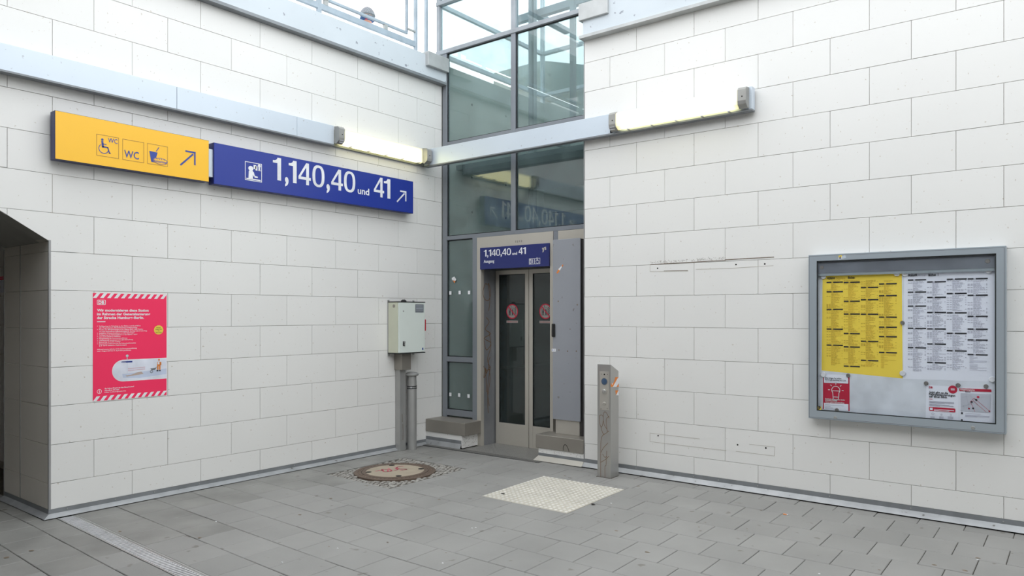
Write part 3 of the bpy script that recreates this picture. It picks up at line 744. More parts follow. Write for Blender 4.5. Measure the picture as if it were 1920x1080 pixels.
MB().box(.0, .03, -2.6, -2.5, 2.80, 3.08).build('bracket', 'trunkd', bs); MB().box(.0, .03, -.7, -.6, 2.80, 3.08).build('bracket', 'trunkd', bs)
MB().box(.05, .10, -2.868, -2.822, 2.81, 3.06).build('connector', 'trunk', ys)
y1p = lambda x, y: PS.px(80+x*400/1800, 180+y*240/1080)
def sq(a, b, c, d): # pixel quad frame -> rectangle in plane
    u0, v1 = y1p(a, b); u1, v0 = y1p(c, d); return u0, u1, v0, v1
frames = [sq(453, 318, 643, 531), sq(673, 360, 855, 566), sq(882, 397, 1055, 598)]
P = []
for fr in frames: P += framebox(*fr, .0035)
flat('pictogram_frames', PS, P, .001, 'signlb', ys)
def wheelchair(u, v, s, mbm, pl, off, parent, name='wheelchair_symbol'):
    P = [circ(u+.02*s, v+.78*s, .09*s, 14)]
    P += stroke([(u+.02*s, v+.62*s), (u+.06*s, v+.22*s)], .15*s)+stroke([(u+.06*s, v+.24*s), (u+.42*s, v+.22*s)], .10*s)+stroke([(u+.42*s, v+.22*s), (u+.55*s, v-.2*s)], .085*s)
    P += stroke([(u+.05*s, v+.46*s), (u+.30*s, v+.44*s)], .055*s)+stroke([(u+.53*s, v-.2*s), (u+.62*s, v-.18*s)], .06*s)
    P += arc(u+.12*s, v+.08*s, .38*s, .055*s, 125, 345, 18)
    flat(name, pl, P, off, mbm, parent)
a = frames[0]; fw, fh = a[1]-a[0], a[3]-a[2]; ws_ = fh*.60; wheelchair(a[0]+.09*fw+.26*ws_, a[2]+.13*fh+.3*ws_, ws_, 'picto', PS, .0015, ys)
mb = MB(); text(mb, PS, .0015, 'WC', a[0]+.51*fw, a[3]-.30*fh, .43*fw, .22*fh, .008); mb.build('lettering', 'picto', ys)
b = frames[1]; mb = MB(); fw, fh = b[1]-b[0], b[3]-b[2]; text(mb, PS, .0015, 'WC', b[0]+.08*fw, b[2]+.13*fh, .68*fw, .37*fh, .01); mb.build('lettering', 'picto', ys)
c = frames[2]; cw = c[1]-c[0]; chh = c[3]-c[2]
P = [[(c[0]+.1*cw, c[2]+.64*chh), (c[0]+.19*cw, c[2]+.12*chh), (c[0]+.36*cw, c[2]+.12*chh), (c[0]+.50*cw, c[2]+.62*chh)]]+stroke([(c[0]+.44*cw, c[2]+.68*chh), (c[0]+.56*cw, c[2]+.88*chh)], .006)
flat('drink_cup', PS, P, .0015, 'picto', ys)
bu, bv = c[0]+.64*cw, c[2]+.22*chh
flat('roll_body', PS, [circ(bu, bv, .062, 20, .029)], .0022, 'yellowsign', ys)
P = [[(bu+a_*cos(t), bv+a_*.45*sin(t)) for a_, t in ((.060, 2*pi*i/24), (.060, 2*pi*(i+1)/24), (.054, 2*pi*(i+1)/24), (.054, 2*pi*i/24))] for i in range(24)]
P += stroke([(bu-.055, bv-.002), (bu+.055, bv-.004)], .005)+stroke([(bu-.05, bv-.011), (bu+.05, bv-.012)], .004)
for k in range(4): P += stroke([(bu-.034+k*.02, bv+.022), (bu-.028+k*.02, bv+.012)], .005)
flat('roll_outline', PS, P, .003, 'picto', ys)
def arrow(u0, v0, u1, v1, w, pl, off, m, parent):   # pointing up right, head at (u1, v1)
    P = stroke([(u0, v0), (u1-w*1.9, v1-w*1.9*(v1-v0)/(u1-u0))], w)
    P += [rect(u0+(u1-u0)*.30, u1, v1-w, v1), rect(u1-w, u1, v0+(v1-v0)*.12, v1-w)]
    flat('arrow', pl, P, off, m, parent)
u0, v0 = y1p(1165, 580); u1, v1 = y1p(1290, 473); arrow(u0, v0+.0, u1, v1, .014, PS, .0015, 'picto', ys)
MB().box(XS, XS+.0006, -4.10, -2.872, 3.1225, 3.1235)
b2 = lambda x, y: PS.px(380+x*440/1920, 200+y*220/960)
def numeral(pl, off, t, u0, v0, wd, cap, m, parent, bold):
    if t == '1':      # upright with a curved flag, condensed grotesque
        sw = wd*.46 if wd/cap > .2 else wd*.5
        P = [rect(u0+wd-sw, u0+wd, v0, v0+cap), [(u0, v0+cap*.86), (u0, v0+cap*.755), (u0+wd-sw, v0+cap*.755), (u0+wd-sw, v0+cap*.97), (u0+(wd-sw)*.85, v0+cap*.915), (u0+(wd-sw)*.5, v0+cap*.87)]]
        return flat('numeral', pl, P, off, m, parent)
    if t == '4':
        f = lambda a, b: (u0+a*wd, v0+b*cap)
        P = [[f(.62, 0), f(.85, 0), f(.85, 1), f(.62, 1)], [f(0, .225), f(.62, .225), f(.62, .35), f(0, .35)], [f(.85, .225), f(1, .225), f(1, .35), f(.85, .35)], [f(0, .35), f(.18, .35), f(.62, .80), f(.62, 1)]]
        return flat('numeral', pl, P, off, m, parent)
    if t == '0':
        n = 32; P = []
        def se(rx, ry, a):
            c_, s_ = cos(a), sin(a); return (u0+wd/2+rx*math.copysign(abs(c_)**.8, c_), v0+cap/2+ry*math.copysign(abs(s_)**.8, s_))
        for i in range(n):
            a, b = 2*pi*i/n, 2*pi*(i+1)/n; P.append([se(wd/2, cap*.51, a), se(wd/2, cap*.51, b), se(wd*.27, cap*.395, b), se(wd*.27, cap*.395, a)])
        return flat('numeral', pl, P, off, m, parent)
    mb = MB(); text(mb, pl, off, t, u0, v0, wd, cap, bold, 4); return mb.build('comma' if t == ',' else 'numeral', m, parent)
base = b2(625, 604)[1]
def glyphrun(groups):
    for t, x0, x1, yb, cap, bold in groups:
        u0 = b2(x0, yb)[0]; u1 = b2(x1, yb)[0]; numeral(PS, .0015, t, u0, base, u1-u0, cap, 'white', bs, bold)
capn = b2(625, 420)[1]-base
glyphrun([('1', 574, 641, 604, capn, .022), (',', 672, 702, 620, capn, .03), ('1', 703, 768, 625, capn, .022), ('4', 783, 884, 640, capn, .02), ('0', 897, 996, 655, capn, .02), (',', 1012, 1040, 670, capn, .03), ('4', 1051, 1146, 685, capn, .02), ('0', 1155, 1248, 700, capn, .02), ('4', 1400, 1484, 740, capn, .02), ('1', 1482, 1535, 750, capn, .022)])
mb = MB(); u0 = b2(1268, 710)[0]; u1 = b2(1362, 722)[0]; text(mb, PS, .0015, 'und', u0, base, u1-u0, (b2(1350, 668)[1]-base), .02, 4); mb.build('lettering', 'white', bs)
u0, v0 = b2(1592, 775); u1, v1 = b2(1666, 693); arrow(u0, v0, u1, v1, .018, PS, .0015, 'white', bs)
i2 = lambda x, y: PS.px(450+x*90/1620, 290+y*60/1080)
u0, v1 = i2(165, 215); u1, v0 = i2(738, 940); v0 = i2(165, 850)[1]
flat('pictogram_frame', PS, framebox(u0, u1, v0, v1, .006), .0012, 'white', bs)
W_, H_ = u1-u0, v1-v0; q = lambda a, b: (u0+a*W_, v0+b*H_)
P = [circ(*q(.34, .66), .026, 16, .024), [q(.20, .12), q(.22, .5), q(.27, .54), q(.45, .54), q(.52, .47), q(.58, .27), q(.50, .25), q(.45, .36), q(.46, .1)], [q(.56, .30), q(.56, .20), q(.74, .20), q(.76, .27)], rect(*[q(.08, 0)[0], q(.92, 0)[0]], q(0, .06)[1], q(0, .125)[1]),
     [q(.50, .66), q(.50, .88), q(.66, .88), q(.66, .66)], [q(.60, .60), q(.60, .83), q(.73, .83), q(.73, .60)], circ(*q(.84, .87), .0165, 12), rect(q(.79, 0)[0], q(.89, 0)[0], q(0, .62)[1], q(0, .8)[1]), rect(q(.77, 0)[0], q(.92, 0)[0], q(0, .60)[1], q(0, .645)[1])]
flat('counter_symbol', PS, P, .0018, 'white', bs)

# ------------------------------------------------------------ sign above the lift doors
ds = empty('lift_sign', (1.145, G-.02, 2.10), 'small dark blue sign 1,140,40 und 41 above the lift doors', 'sign')
MB().cbox(.641, 1.649, G-.022, G+.03, 2.103, 2.358, .002).build('plate', 'bluesign2', ds)
PD = Plane('R', G-.022); d7 = lambda x, y: PD.px(880+x*170/1020, 440+y*180/1080)
mb = MB(); bz = d7(180, 246)[1]; cp = d7(180, 172)[1]-bz
for t, a, b in (('1', 163, 194), (',', 202, 214), ('1', 217, 247), ('4', 250, 299), ('0', 301, 347), (',', 352, 366), ('4', 370, 418), ('0', 421, 469), ('4', 555, 601), ('1', 604, 637)):
    numeral(PD, .001, t, d7(a, 200)[0], bz, d7(b, 200)[0]-d7(a, 200)[0], cp, 'white', ds, .02 if t != ',' else .03)
mb = MB(); text(mb, PD, .001, 'und', d7(484, 200)[0], bz, d7(538, 200)[0]-d7(484, 200)[0], cp*.42, .02, 2); mb.build('lettering', 'white', ds); mb = MB(); v_ = d7(163, 318)[1]; text(mb, PD, .001, 'Ausgang', d7(163, 318)[0], v_, d7(281, 318)[0]-d7(163, 318)[0], .036, .02, 2); mb.build('lettering', 'white', ds)
ua, va = d7(672, 335); ub, vb = d7(797, 262); um = (ua+ub)/2
P = framebox(ua, um-.002, va, vb, .004)+framebox(um+.002, ub, va, vb, .004)+[rect(ua+.008, ua+.034, va+.008, vb-.008)]+stroke([(ua+.05, va+.012), (ua+.05, vb-.012)], .006)
flat('lift_symbol', PD, P, .001, 'white', ds)
flat('lift_figure', PD, [circ(ua+.021, vb-.018, .006, 8), rect(ua+.015, ua+.027, va+.014, vb-.026)], .002, 'bluesign2', ds)
wheelchair(um+.033, va+.024, .058, 'white', PD, .001, ds)
P = [[d7(*p) for p in Q] for Q in ([(818, 150), (838, 146), (842, 170), (836, 195), (822, 200), (826, 178)], [(840, 140), (862, 135), (866, 168), (852, 175)])]
flat('worn_arrow_remains', PD, P, .001, 'stainlight', ds)
P = [rect(d7(505+i*22, 0)[0], d7(517+i*22, 0)[0], 2.39+random.uniform(-.004, .004), 2.415) for i in range(4)]
flat('stamped_marks', Plane('R', G-.004), P, .0008, 'stainflat', door)

# ------------------------------------------------------------ red poster on the left wall
po_ = empty('poster', (0, -3.49, .87), 'large red building works poster with white lettering on the left wall', 'poster')
PW = Plane('L', .0012)
y0, y1, z0, z1 = -3.789, -3.192, .868, 1.742
MB().box(.0008, .0022, y0, y1, z0, z1).build('sheet', 'red', po_); PW = Plane('L', .0022)
def stripes(v0, v1, n, slant):
    P = [] ; L = y1-y0; st_ = L/n
    for i in range(-1, n+1):
        a = y0+i*st_; Q = [(a, v0), (a+st_*.5, v0), (a+st_*.5+slant, v1), (a+slant, v1)]
        Q = clip(Q, (1, 0), y1); Q = clip(Q, (-1, 0), -y0) if Q else Q
        if len(Q) > 2: P.append(Q)
    return P
for Q in stripes(z1-.038, z1, 11, .028)+stripes(z0, z0+.038, 11, .028): flat('hazard_stripe', PW, [Q], .0004, 'white', po_)
e1 = lambda x, y: PW.px(170+x*150/1473, 545+y*110/1080); e2 = lambda x, y: PW.px(170+x*150/1620, 650+y*100/1080)
U = lambda fx: y0+fx*(y1-y0); V = lambda fz: z1-fz*(z1-z0)
mb = MB()
for t, f_, wd in (('Wir modernisieren diese Station', .157, .690), ('im Rahmen der Generalsanierung', .192, .712), ('der Strecke Hamburg\u2013Berlin.', .227, .625)):
    text(mb, PW, .0004, t, U(.052), V(f_+.012), wd*(y1-y0), .021, .035)
mb.build('headline', 'white', po_)
lines = [('Verl\u00e4ngerung der Bahnsteige an den Gleisen 1 und 4 auf 405 m', 1, .55), ('inkl. Wegeleitsystem, Blindenleitsystem und Beleuchtung', 0, .505), ('Neubau des Mittelbahnsteigs an den Gleisen 40/41, dafür Neubau', 1, .585), ('von zwei barrierefreien Au\u00dfenbahnsteigen f\u00fcr die Z\u00fcge L\u00fcbeck\u2013L\u00fcneburg', 0, .64),
 ('zus\u00e4tzliche Wetterschutzh\u00e4user an allen Bahnsteigen', 1, .465), ('Verl\u00e4ngerung der Bahnsteigd\u00e4cher an den Gleisen 1 und 4', 1, .505), ('neue und zus\u00e4tzliche Sitzb\u00e4nke', 1, .28), ('Neugestaltung der Personenunterf\u00fchrung', 1, .37), ('Umr\u00fcstung auf energiesparende LED-Beleuchtung', 1, .445), ('Erneuerung der beiden Aufz\u00fcge', 1, .28), ('Erneuerung und Erweiterung der Reisendeninformation', 1, .485), ('(z. B. durch zus\u00e4tzliche Zugzielanzeiger)', 0, .36)]
mb = MB(); v_ = .302
for t, b_, wd in lines:
    if b_: text(mb, PW, .0004, '\u2022', U(.052), V(v_+.009), .007, .012, .04, 1)
    text(mb, PW, .0004, t, U(.078), V(v_+.009), wd*(y1-y0), .0095, .02, 1); v_ += .0165
v_ += .018
for t, wd in (('W\u00e4hrend unserer Arbeiten bleibt die Personenunterf\u00fchrung', .525), ('vom 1. August 2025 bis 30. April 2026 geschlossen.', .45)):
    text(mb, PW, .0004, t, U(.052), V(v_+.009), wd*(y1-y0), .0095, .02, 1); v_ += .0165
for t, f_, wd, bo in (('Sie haben Fragen zu den Bauarbeiten?', .895, .39, .035), ('Schreiben Sie uns!', .912, .19, .035), ('E-Mail: feedback@bahnhof.de', .930, .28, .01)):
    text(mb, PW, .0004, t, U(.15), V(f_), wd*(y1-y0), .0095, bo, 1)
mb.build('small_print', 'white', po_, kind='stuff')
iu, iv = U(.082), V(.913)
flat('info_symbol', PW, ring(iu, iv, .018, .003, 20)+[circ(iu, iv+.009, .0028, 8), rect(iu-.0025, iu+.0025, iv-.010, iv+.004)], .0004, 'white', po_)
flat('divider', PW, [rect(U(.052), U(.16), V(.268), V(.261))], .0004, 'white', po_)
# rounded logo box with two letters
du0, du1, dv0, dv1 = U(.052), U(.163), V(.108), V(.060)
def rrect(u0, u1, v0, v1, r, n=5):
    P = []
    for cx_, cy_, a0 in ((u1-r, v1-r, 0), (u0+r, v1-r, 90), (u0+r, v0+r, 180), (u1-r, v0+r, 270)):
        P += [(cx_+r*cos(radians(a0+90*i/n)), cy_+r*sin(radians(a0+90*i/n))) for i in range(n+1)]
    return P
def logo(pl, u0, u1, v0, v1, parent, fg='white', bgm='red', off=.0004):
    h = v1-v0; w_ = u1-u0
    flat('logo_box', pl, [rrect(u0, u1, v0, v1, h*.18)], off, fg, parent); flat('logo_inner', pl, [rrect(u0+h*.1, u1-h*.1, v0+h*.1, v1-h*.1, h*.1)], off*2, bgm, parent)
    mb = MB(); text(mb, pl, off*3, 'DB', u0+w_*.16, v0+h*.2, w_*.68, h*.6, .05, 2); mb.build('logo_letters', fg, parent)
logo(PW, du0, du1, dv0, dv1, po_)
flat('date_disc', PW, [circ(U(.885), V(.350), .040, 24)], .0004, 'circy', po_)
mb = MB()
for t, f_, wd in (('Bauzeit:', .327, .036), ('August 2025', .343, .056), ('bis', .359, .013), ('April 2026', .375, .05)): text(mb, PW, .0008, t, 0, V(f_+.004), wd, .008, .02, 1, center=U(.885))
mb.build('date_text', 'ink', po_)
# illustration
iv0, iv1 = V(.835), V(.628); r = (iv1-iv0)/2; cu_ = U(.245)+r
A_ = [(cu_+r*cos(radians(90+180*i/20)), (iv0+iv1)/2+r*sin(radians(90+180*i/20))) for i in range(21)]
flat('picture_border', PW, [A_+[(y1, iv0), (y1, iv1)]], .0004, 'white', po_)
r2 = r*.93; A2 = [(cu_+r2*cos(radians(90+180*i/20)), (iv0+iv1)/2+r2*sin(radians(90+180*i/20))) for i in range(21)]
flat('picture_ground', PW, [A2+[(y1, iv0+r*.07), (y1, iv1-r*.07)]], .0008, 'lilac', po_)
flat('picture_platform', PW, [[(U(.38), V(.765)), (y1, V(.735)), (y1, V(.79)), (U(.62), V(.812)), (U(.39), V(.80))]], .0012, 'lilacd', po_)
flat('sand_heap', PW, [[(U(.42), V(.78)), (U(.5), V(.775)), (U(.58), V(.757)), (U(.64), V(.75)), (U(.67), V(.775)), (U(.56), V(.783)), (U(.44), V(.79))]], .0016, 'brown', po_)
flat('picture_post', PW, [rect(U(.442), U(.450), V(.78), V(.60)), circ(U(.446), V(.592), .011, 12)], .0016, 'trunk', po_)
flat('picture_sign', PW, [rect(U(.37), U(.515), V(.657), V(.643))], .0020, 'navy', po_)
mb = MB(); text(mb, PW, .0024, 'B\u00fcchen', U(.377), V(.655), .03, .006, .02, 1); mb.build('picture_sign_text', 'white', po_)
flat('barrier_dots', PW, [rect(U(.46+.017*i), U(.466+.017*i), V(.7205+.018*k-.0006*i), V(.7135+.018*k-.0006*i)) for i in range(14) for k in (0, 1)], .0016, 'redd', po_)
wk = U(.885)
flat('worker_suit', PW, [rect(wk-.014, wk+.014, V(.708), V(.665)), rect(wk+.012, wk+.022, V(.70), V(.667)), rect(wk-.015, wk-.002, V(.742), V(.706)), rect(wk+.003, wk+.015, V(.742), V(.706)), circ(wk+.002, V(.644), .008, 10)], .0020, 'orange', po_)
flat('worker_head', PW, [circ(wk+.002, V(.652), .0065, 10)], .0024, 'skin', po_)
flat('worker_boots', PW, [rect(wk-.019, wk-.003, V(.758), V(.745)), rect(wk+.003, wk+.016, V(.758), V(.745))], .0020, 'ink', po_)
flat('worker_shirt', PW, [rect(wk-.009, wk+.006, V(.690), V(.668))], .0024, 'white', po_)
flat('wheelbarrow', PW, [[(wk-.073, V(.726)), (wk-.02, V(.724)), (wk-.032, V(.742)), (wk-.060, V(.742))]]+ring(wk-.062, V(.757), .013, .005, 14)+stroke([(wk-.06, V(.742)), (wk-.012, V(.712))], .003), .0020, 'steel', po_)

p2_ = empty('poster', (-2.3, -3.67, 1.2), 'poster edge with red and white stripes on the wall inside the passage', 'poster')
PQ = Plane('R', -3.675); u, v = PQ.px(8, 519)
MB().box(u-.55, u, -3.675, -3.671, v-.16, v+.005).build('sheet', 'paper', p2_)
MB().box(u-.55, u-.003, -3.677, -3.6755, v-.03, v+.004).build('border', 'red', p2_)
flat('stripes', Plane('R', -3.677), [[(u-.04*i-.02, v-.02), (u-.04*i-.004, v-.02), (u-.04*i-.0, v), (u-.04*i-.016, v)] for i in range(12)], .0006, 'white', p2_)

# ------------------------------------------------------------ switch box on its post
eb = empty('switch_box', (.1, -.44, 0), 'white metal electrical enclosure on a grey post before the left wall', 'electrical box')
b0, b1, zb0, zb1 = -.650, -.238, 1.122, 1.716
MB().cbox(.014, .172, b0, b1, zb0+.008, zb1-.008, .003).build('housing', 'boxside', eb)
dr = MB().cbox(.174, .192, b0+.002, b1-.001, zb0+.010, zb1-.010, .003).build('door', 'boxwhite', eb)
MB().cbox(.008, .196, b0-.004, b1+.004, zb1-.008, zb1+.002, .002).build('rain_edge', 'black', eb)
MB().cbox(.008, .196, b0-.002, b1+.004, zb0-.002, zb0+.008, .002).build('bottom_edge', 'gasket', eb)
for q_ in (b0, b1-.02): MB().box(.002, .014, q_, q_+.02, zb0-.03, zb1+.02).build('mounting_strip', 'galv', eb)
PB = Plane('L', .192); bx = lambda x, y: PB.px(700+x*160/540, 540+y*320/1080)
u0, v1 = bx(265, 103); u1, v0 = bx(318, 155); flat('label_plate', PB, [rect(u0, u1, v0, v1)], .0015, 'frame', dr)
flat('label_lines', PB, [rect(u0+.012, u1-.012, v1-.018-.017*k, v1-.014-.017*k) for k in range(4)], .0022, 'trunk', dr)
mb = MB(); u, v = bx(193, 352); mb.cbox(.192, .200, u-.016, u+.016, v-.028, v+.028, .003); mb.build('lock_plate', 'black', dr); MB().lathe([(.010, 0), (.008, .014)], (.199, u, v+.018), 'x', 12).cbox(.2, .212, u-.004, u+.004, v-.02, v+.018, .001).build('key', 'galv', dr)
u, v = bx(191, 147); MB().lathe([(.010, 0), (.008, .004)], (.192, u, v), 'x', 12).build('lock', 'galv', dr)
u, v = bx(312, 385); flat('small_sticker', PB, [rect(u-.010, u+.010, v-.012, v+.012)], .0012, 'picto', dr)
MB().lathe([(.032, 0), (.032, .012), (.016, .026)], (.11, -.50, zb1), 'z', 16).build('vent_knob', 'black', eb)
MB().tube((.06, -.56, zb1-.05), (.06, b0-.002, zb1-.05), .02)
MB().lathe([(.018, 0), (.018, .006)], (.11, b0+.002, zb1-.05), 'y', 14).build('cable_plug', 'stainflat', eb)
MB().cbox(.08, .15, b1, b1+.022, 1.365, 1.52, .004).build('switch_base', 'black', eb)
MB().cbox(.085, .168, b1+.018, b1+.046, 1.375, 1.512, .008).build('switch_handle', 'redswitch', eb)
MB().cbox(.003, .132, -.548, -.405, .930, 1.124, .003).build('collar', 'stainflat', eb)
MB().cbox(.003, .082, -.532, -.440, -.006, .930, .003).build('post', 'galv', eb)
flat('scratches', Plane('L', .0825), [q for L_ in ([(-.49, .30), (-.482, .22), (-.488, .12)], [(-.50, .42), (-.495, .33)]) for q in stroke(L_, .006)], .0008, 'scuff', eb)

vp = empty('vent_pipe', (.105, -.365, 0), 'round galvanised vent pipe with a mushroom cap beside the switch box post', 'pipe')
MB().tube((.105, -.365, -.006), (.105, -.365, .80), .054, 28).build('pipe', 'galv', vp, smooth=True)
MB().lathe([(.052, .78), (.052, .875)], (.105, -.365, 0), 'z', 28).build('neck', 'galv', vp, smooth=True)
MB().lathe([(.07, .855), (.077, .862), (.078, .875), (.06, .892), (.03, .900)], (.105, -.365, 0), 'z', 28).build('cap', 'galv', vp, smooth=True)
MB().lathe([(.0575, .705), (.0575, .715)], (.105, -.365, 0), 'z', 28).lathe([(.0575, .728), (.0575, .738)], (.105, -.365, 0), 'z', 28).build('clamp_ring', 'gasket', vp)
MB().lathe([(.010, 0), (.008, .012)], (.14, -.415, .722), 'x', 8).build('clamp_bolt', 'galvl', vp)

# ------------------------------------------------------------ control cabinet on the right plinth
cc = empty('control_cabinet', (1.93, .2, .28), 'tall grey control cabinet on the steel plinth right of the lift doors', 'cabinet')
MB().box(1.762, 2.112, .158, .245, .442, 2.372).build('body', 'cabside', cc)
cd = MB().cbox(1.757, 2.113, .146, .160, .436, 2.378, .002).build('door', 'cab', cc)
MB().cbox(1.780, 2.092, .165, .245, .281, .440, .002).build('base', 'stainlight', cc)
MB().box(2.094, 2.135, .17, .245, .281, 2.36).build('side_frame', 'cabside', cc)
PC = Plane('R', .146); c8 = lambda x, y: PC.px(790+x*.4352, 430+y*.4352)
u, v = c8(571, 435); mb = MB(); mb.cbox(u-.021, u+.021, .128, .146, v-.072, v+.072, .006); mb.cbox(u-.012, u+.014, .116, .130, v-.060, v+.060, .005); mb.build('handle', 'black', cd)
for Q_ in (((582, 189), (590, 172), (597, 178), (588, 190)), ((606, 155), (612, 150), (609, 162), (604, 160))): flat('torn_sticker', PC, [[c8(*p) for p in Q_]], .001, 'orange', cd)
flat('torn_sticker', PC, [[c8(*p) for p in ((590, 172), (605, 156), (607, 160), (597, 178))]], .001, 'white', cd)
flat('small_label', PC, [[c8(*p) for p in ((562, 514), (580, 514), (580, 527), (562, 527))]], .001, 'white', cd)
flat('label_dots', PC, [circ(*c8(567, 520), .006, 8), circ(*c8(574, 520), .005, 8)], .0016, 'picto', cd)
for x, y, r_ in ((590, 310, .009), (672, 325, .009), (593, 520, .008), (630, 525, .009), (668, 525, .009), (641, 430, .006), (613, 128, .004)): flat('plugged_hole', PC, [circ(*c8(x, y), r_, 6)], .001, 'scuff', cd)

# ------------------------------------------------------------ call bollard
bo = empty('call_bollard', (2.66, -.22, 0), 'stainless steel lift call pillar with round blue lens standing before the right wall', 'pillar')
bx0, bx1, by0, by1 = 2.592, 2.742, -.287, -.137
mb = MB(); mb.add([(bx0, by0, 0), (bx1, by0, 0), (bx1, by1, 0), (bx0, by1, 0), (bx0, by0, 1.092), (bx1, by0, 1.092), (bx1, by1, 1.020), (bx0, by1, 1.020)], [(3, 2, 1, 0), (4, 5, 6, 7), (0, 1, 5, 4), (1, 2, 6, 5), (2, 3, 7, 6), (3, 0, 4, 7)])
body = mb.build('body', 'stainless', bo); bv = body.modifiers.new('b', 'BEVEL'); bv.width = .004; bv.segments = 2
MB().box(2.585, 2.75, -.294, -.130, -.006, .004).build('base_joint', 'slabgap', bo)
PBl = Plane('R', by0); q8 = lambda x, y: PBl.px(1110+x*60/648, 680+y*100/1080)
u0, v1 = q8(158, 178); u1, v0 = q8(348, 970)
pn = MB().cbox(u0, u1, by0-.0025, by0, v0, v1, .001).build('control_plate', 'stainlight', bo)
def disc(name, x, y, r, h, m, parent, n=20):
    u, v = q8(x, y); mb = MB(); mb.lathe([(r, 0), (r, h*.7), (r*.8, h)], (u, by0-.0025, v), 'y', n); return mb.build(name, m, parent, smooth=True)
disc('lens_ring', 254, 380, .036, .003, 'stainflat', pn); disc('lens', 254, 380, .031, .006, 'lens', pn)
disc('button_ring', 252, 585, .033, .004, 'stainlight', pn); disc('button', 252, 582, .022, .012, 'stainless', pn)
disc('key_lock', 250, 830, .018, .006, 'stainlight', pn); disc('lock_slot', 250, 830, .004, .008, 'hole', pn, 8)
disc('microphone_hole', 254, 238, .007, .002, 'hole', pn, 10)
for x, y in ((190, 230), (318, 238), (188, 925), (312, 925)): disc('screw', x, y, .005, .003, 'stainflat', pn, 8)
bl8 = lambda x, y: PBl.px(1080+x*140/582, 660+y*260/1080)
P = []
for c_ in ([(258, 515), (240, 478), (222, 466), (212, 500), (218, 560), (240, 600), (245, 615)], [(200, 490), (183, 500), (186, 560), (200, 585), (212, 540), (210, 500), (200, 490)], [(195, 585), (215, 640), (256, 615)], [(258, 500), (235, 530), (245, 625)],
           [(222, 640), (200, 665), (192, 760), (192, 975)], [(250, 708), (215, 745), (196, 780)], [(192, 860), (225, 840), (256, 812)], [(208, 795), (225, 820), (240, 812)], [(240, 770), (234, 880), (226, 890), (226, 980)]):
    P += stroke(smooth_line([bl8(*q) for q in c_], 3), .0045)
flat('scrawl', PBl, P, .0008, 'rust', bo)
PBs = Plane('L', bx1); s8 = lambda x, y: PBs.px(1110+x*60/648, 680+y*100/1080)
def cl(P): Q = clip(P, (1, 0), by1); return clip(Q, (-1, 0), -by0)
flat('torn_sticker', PBs, [cl([s8(*p) for p in ((385, 430), (440, 400), (470, 290), (548, 290), (548, 490), (350, 490))])], .001, 'orange', bo)
flat('sticker_stripe', PBs, [cl([s8(*p) for p in ((420, 490), (525, 300), (560, 300), (548, 400), (490, 490))]), [s8(*p) for p in ((400, 425), (420, 410), (420, 440), (402, 450))]], .0016, 'white', bo)
flat('torn_sticker', PBs, [cl([s8(*p) for p in ((470, 560), (548, 560), (548, 660), (485, 660))])], .001, 'orange', bo)
flat('sticker_stripe', PBs, [cl([s8(*p) for p in ((485, 660), (530, 565), (548, 565), (548, 660))])], .0016, 'white', bo)

# ------------------------------------------------------------ notice case
nc = empty('notice_case', (5.2, 0, .71), 'grey metal framed glass notice case with timetables on the right wall', 'display case')
cx0, cx1, cz0, cz1, cy = 4.517, 5.882, .713, 2.060, -.10
mb = MB(); mb.box(cx0+.004, cx1-.004, -.055, -.002, cz0+.004, cz1-.004).build('back_panel', 'caseback', nc)
mb = MB()
for q in ((cx0, cx0+.012, cz0, cz1), (cx1-.012, cx1, cz0, cz1), (cx0+.012, cx1-.012, cz0, cz0+.012), (cx0+.012, cx1-.012, cz1-.012, cz1)): mb.box(q[0], q[1], -.090, -.002, q[2], q[3])
mb.build('case_sides', 'caseframe', nc)
MB().box(cx0+.012, cx1-.012, -.090, -.084, cz0+.012, cz0+.016).build('shadow_gap', 'gasket', nc)
ix0, ix1, iz0, iz1 = 4.584, 5.824, .781, 2.008
fr = MB()
g = .004
for P in ([(cx0+g, cz0+g), (cx1-g, cz0+g), (ix1, iz0), (ix0, iz0)], [(cx1-g, cz0+g), (cx1-g, cz1-g), (ix1, iz1), (ix1, iz0)], [(cx1-g, cz1-g), (cx0+g, cz1-g), (ix0, iz1), (ix1, iz1)], [(cx0+g, cz1-g), (cx0+g, cz0+g), (ix0, iz0), (ix0, iz1)]):
    fr.prism([(a, cy, b) for a, b in P], (0, .012, 0), (0, 0, 0))
fro = fr.build('door_frame', 'caseframe', nc)
MB().box(cx0+.008, cx1-.008, -.0885, -.086, cz0+.008, cz1-.008).build('seal_hidden', 'gasket', nc) if False else None
mb = MB()
for q in ((ix0, ix0+.008, iz0, iz1), (ix1-.008, ix1, iz0, iz1), (ix0, ix1, iz0, iz0+.007), (ix0, ix1, iz1-.010, iz1)): mb.box(q[0], q[1], cy+.004, cy+.014, q[2], q[3])
mb.build('gasket', 'gasket', fro)
mb = MB()
for q in ((cx0+.006, cx0+.010, cz0, cz1), (cx1-.012, cx1-.008, cz0+.01, cz1-.01), (cx0+.01, cx1-.01, cz0+.009, cz0+.013), (cx0+.01, cx1-.01, cz1-.013, cz1-.010)): mb.box(q[0], q[1], cy-.0006, cy+.001, max(q[2], cz0+.009), min(q[3], cz1-.010))
mb.build('frame_seam', 'frame', fro)
MB().box(ix0+.008, ix1-.008, cy+.008, cy+.012, iz0+.007, iz1-.010).build('pane', 'glassc', fro)
hd = MB().box(ix0, ix1, -.082, -.0552, 1.905, 2.05).build('header_box', 'casedark', nc)
MB().box(ix0, ix1, -.080, -.0552, 1.885, 1.905).build('header_lip', 'caseframe', nc)
for x in (4.62, 5.77): MB().lathe([(.016, 0), (.014, .002)], (x, -.0822, 1.955), 'y', 14).build('cover_screw', 'magg', hd)
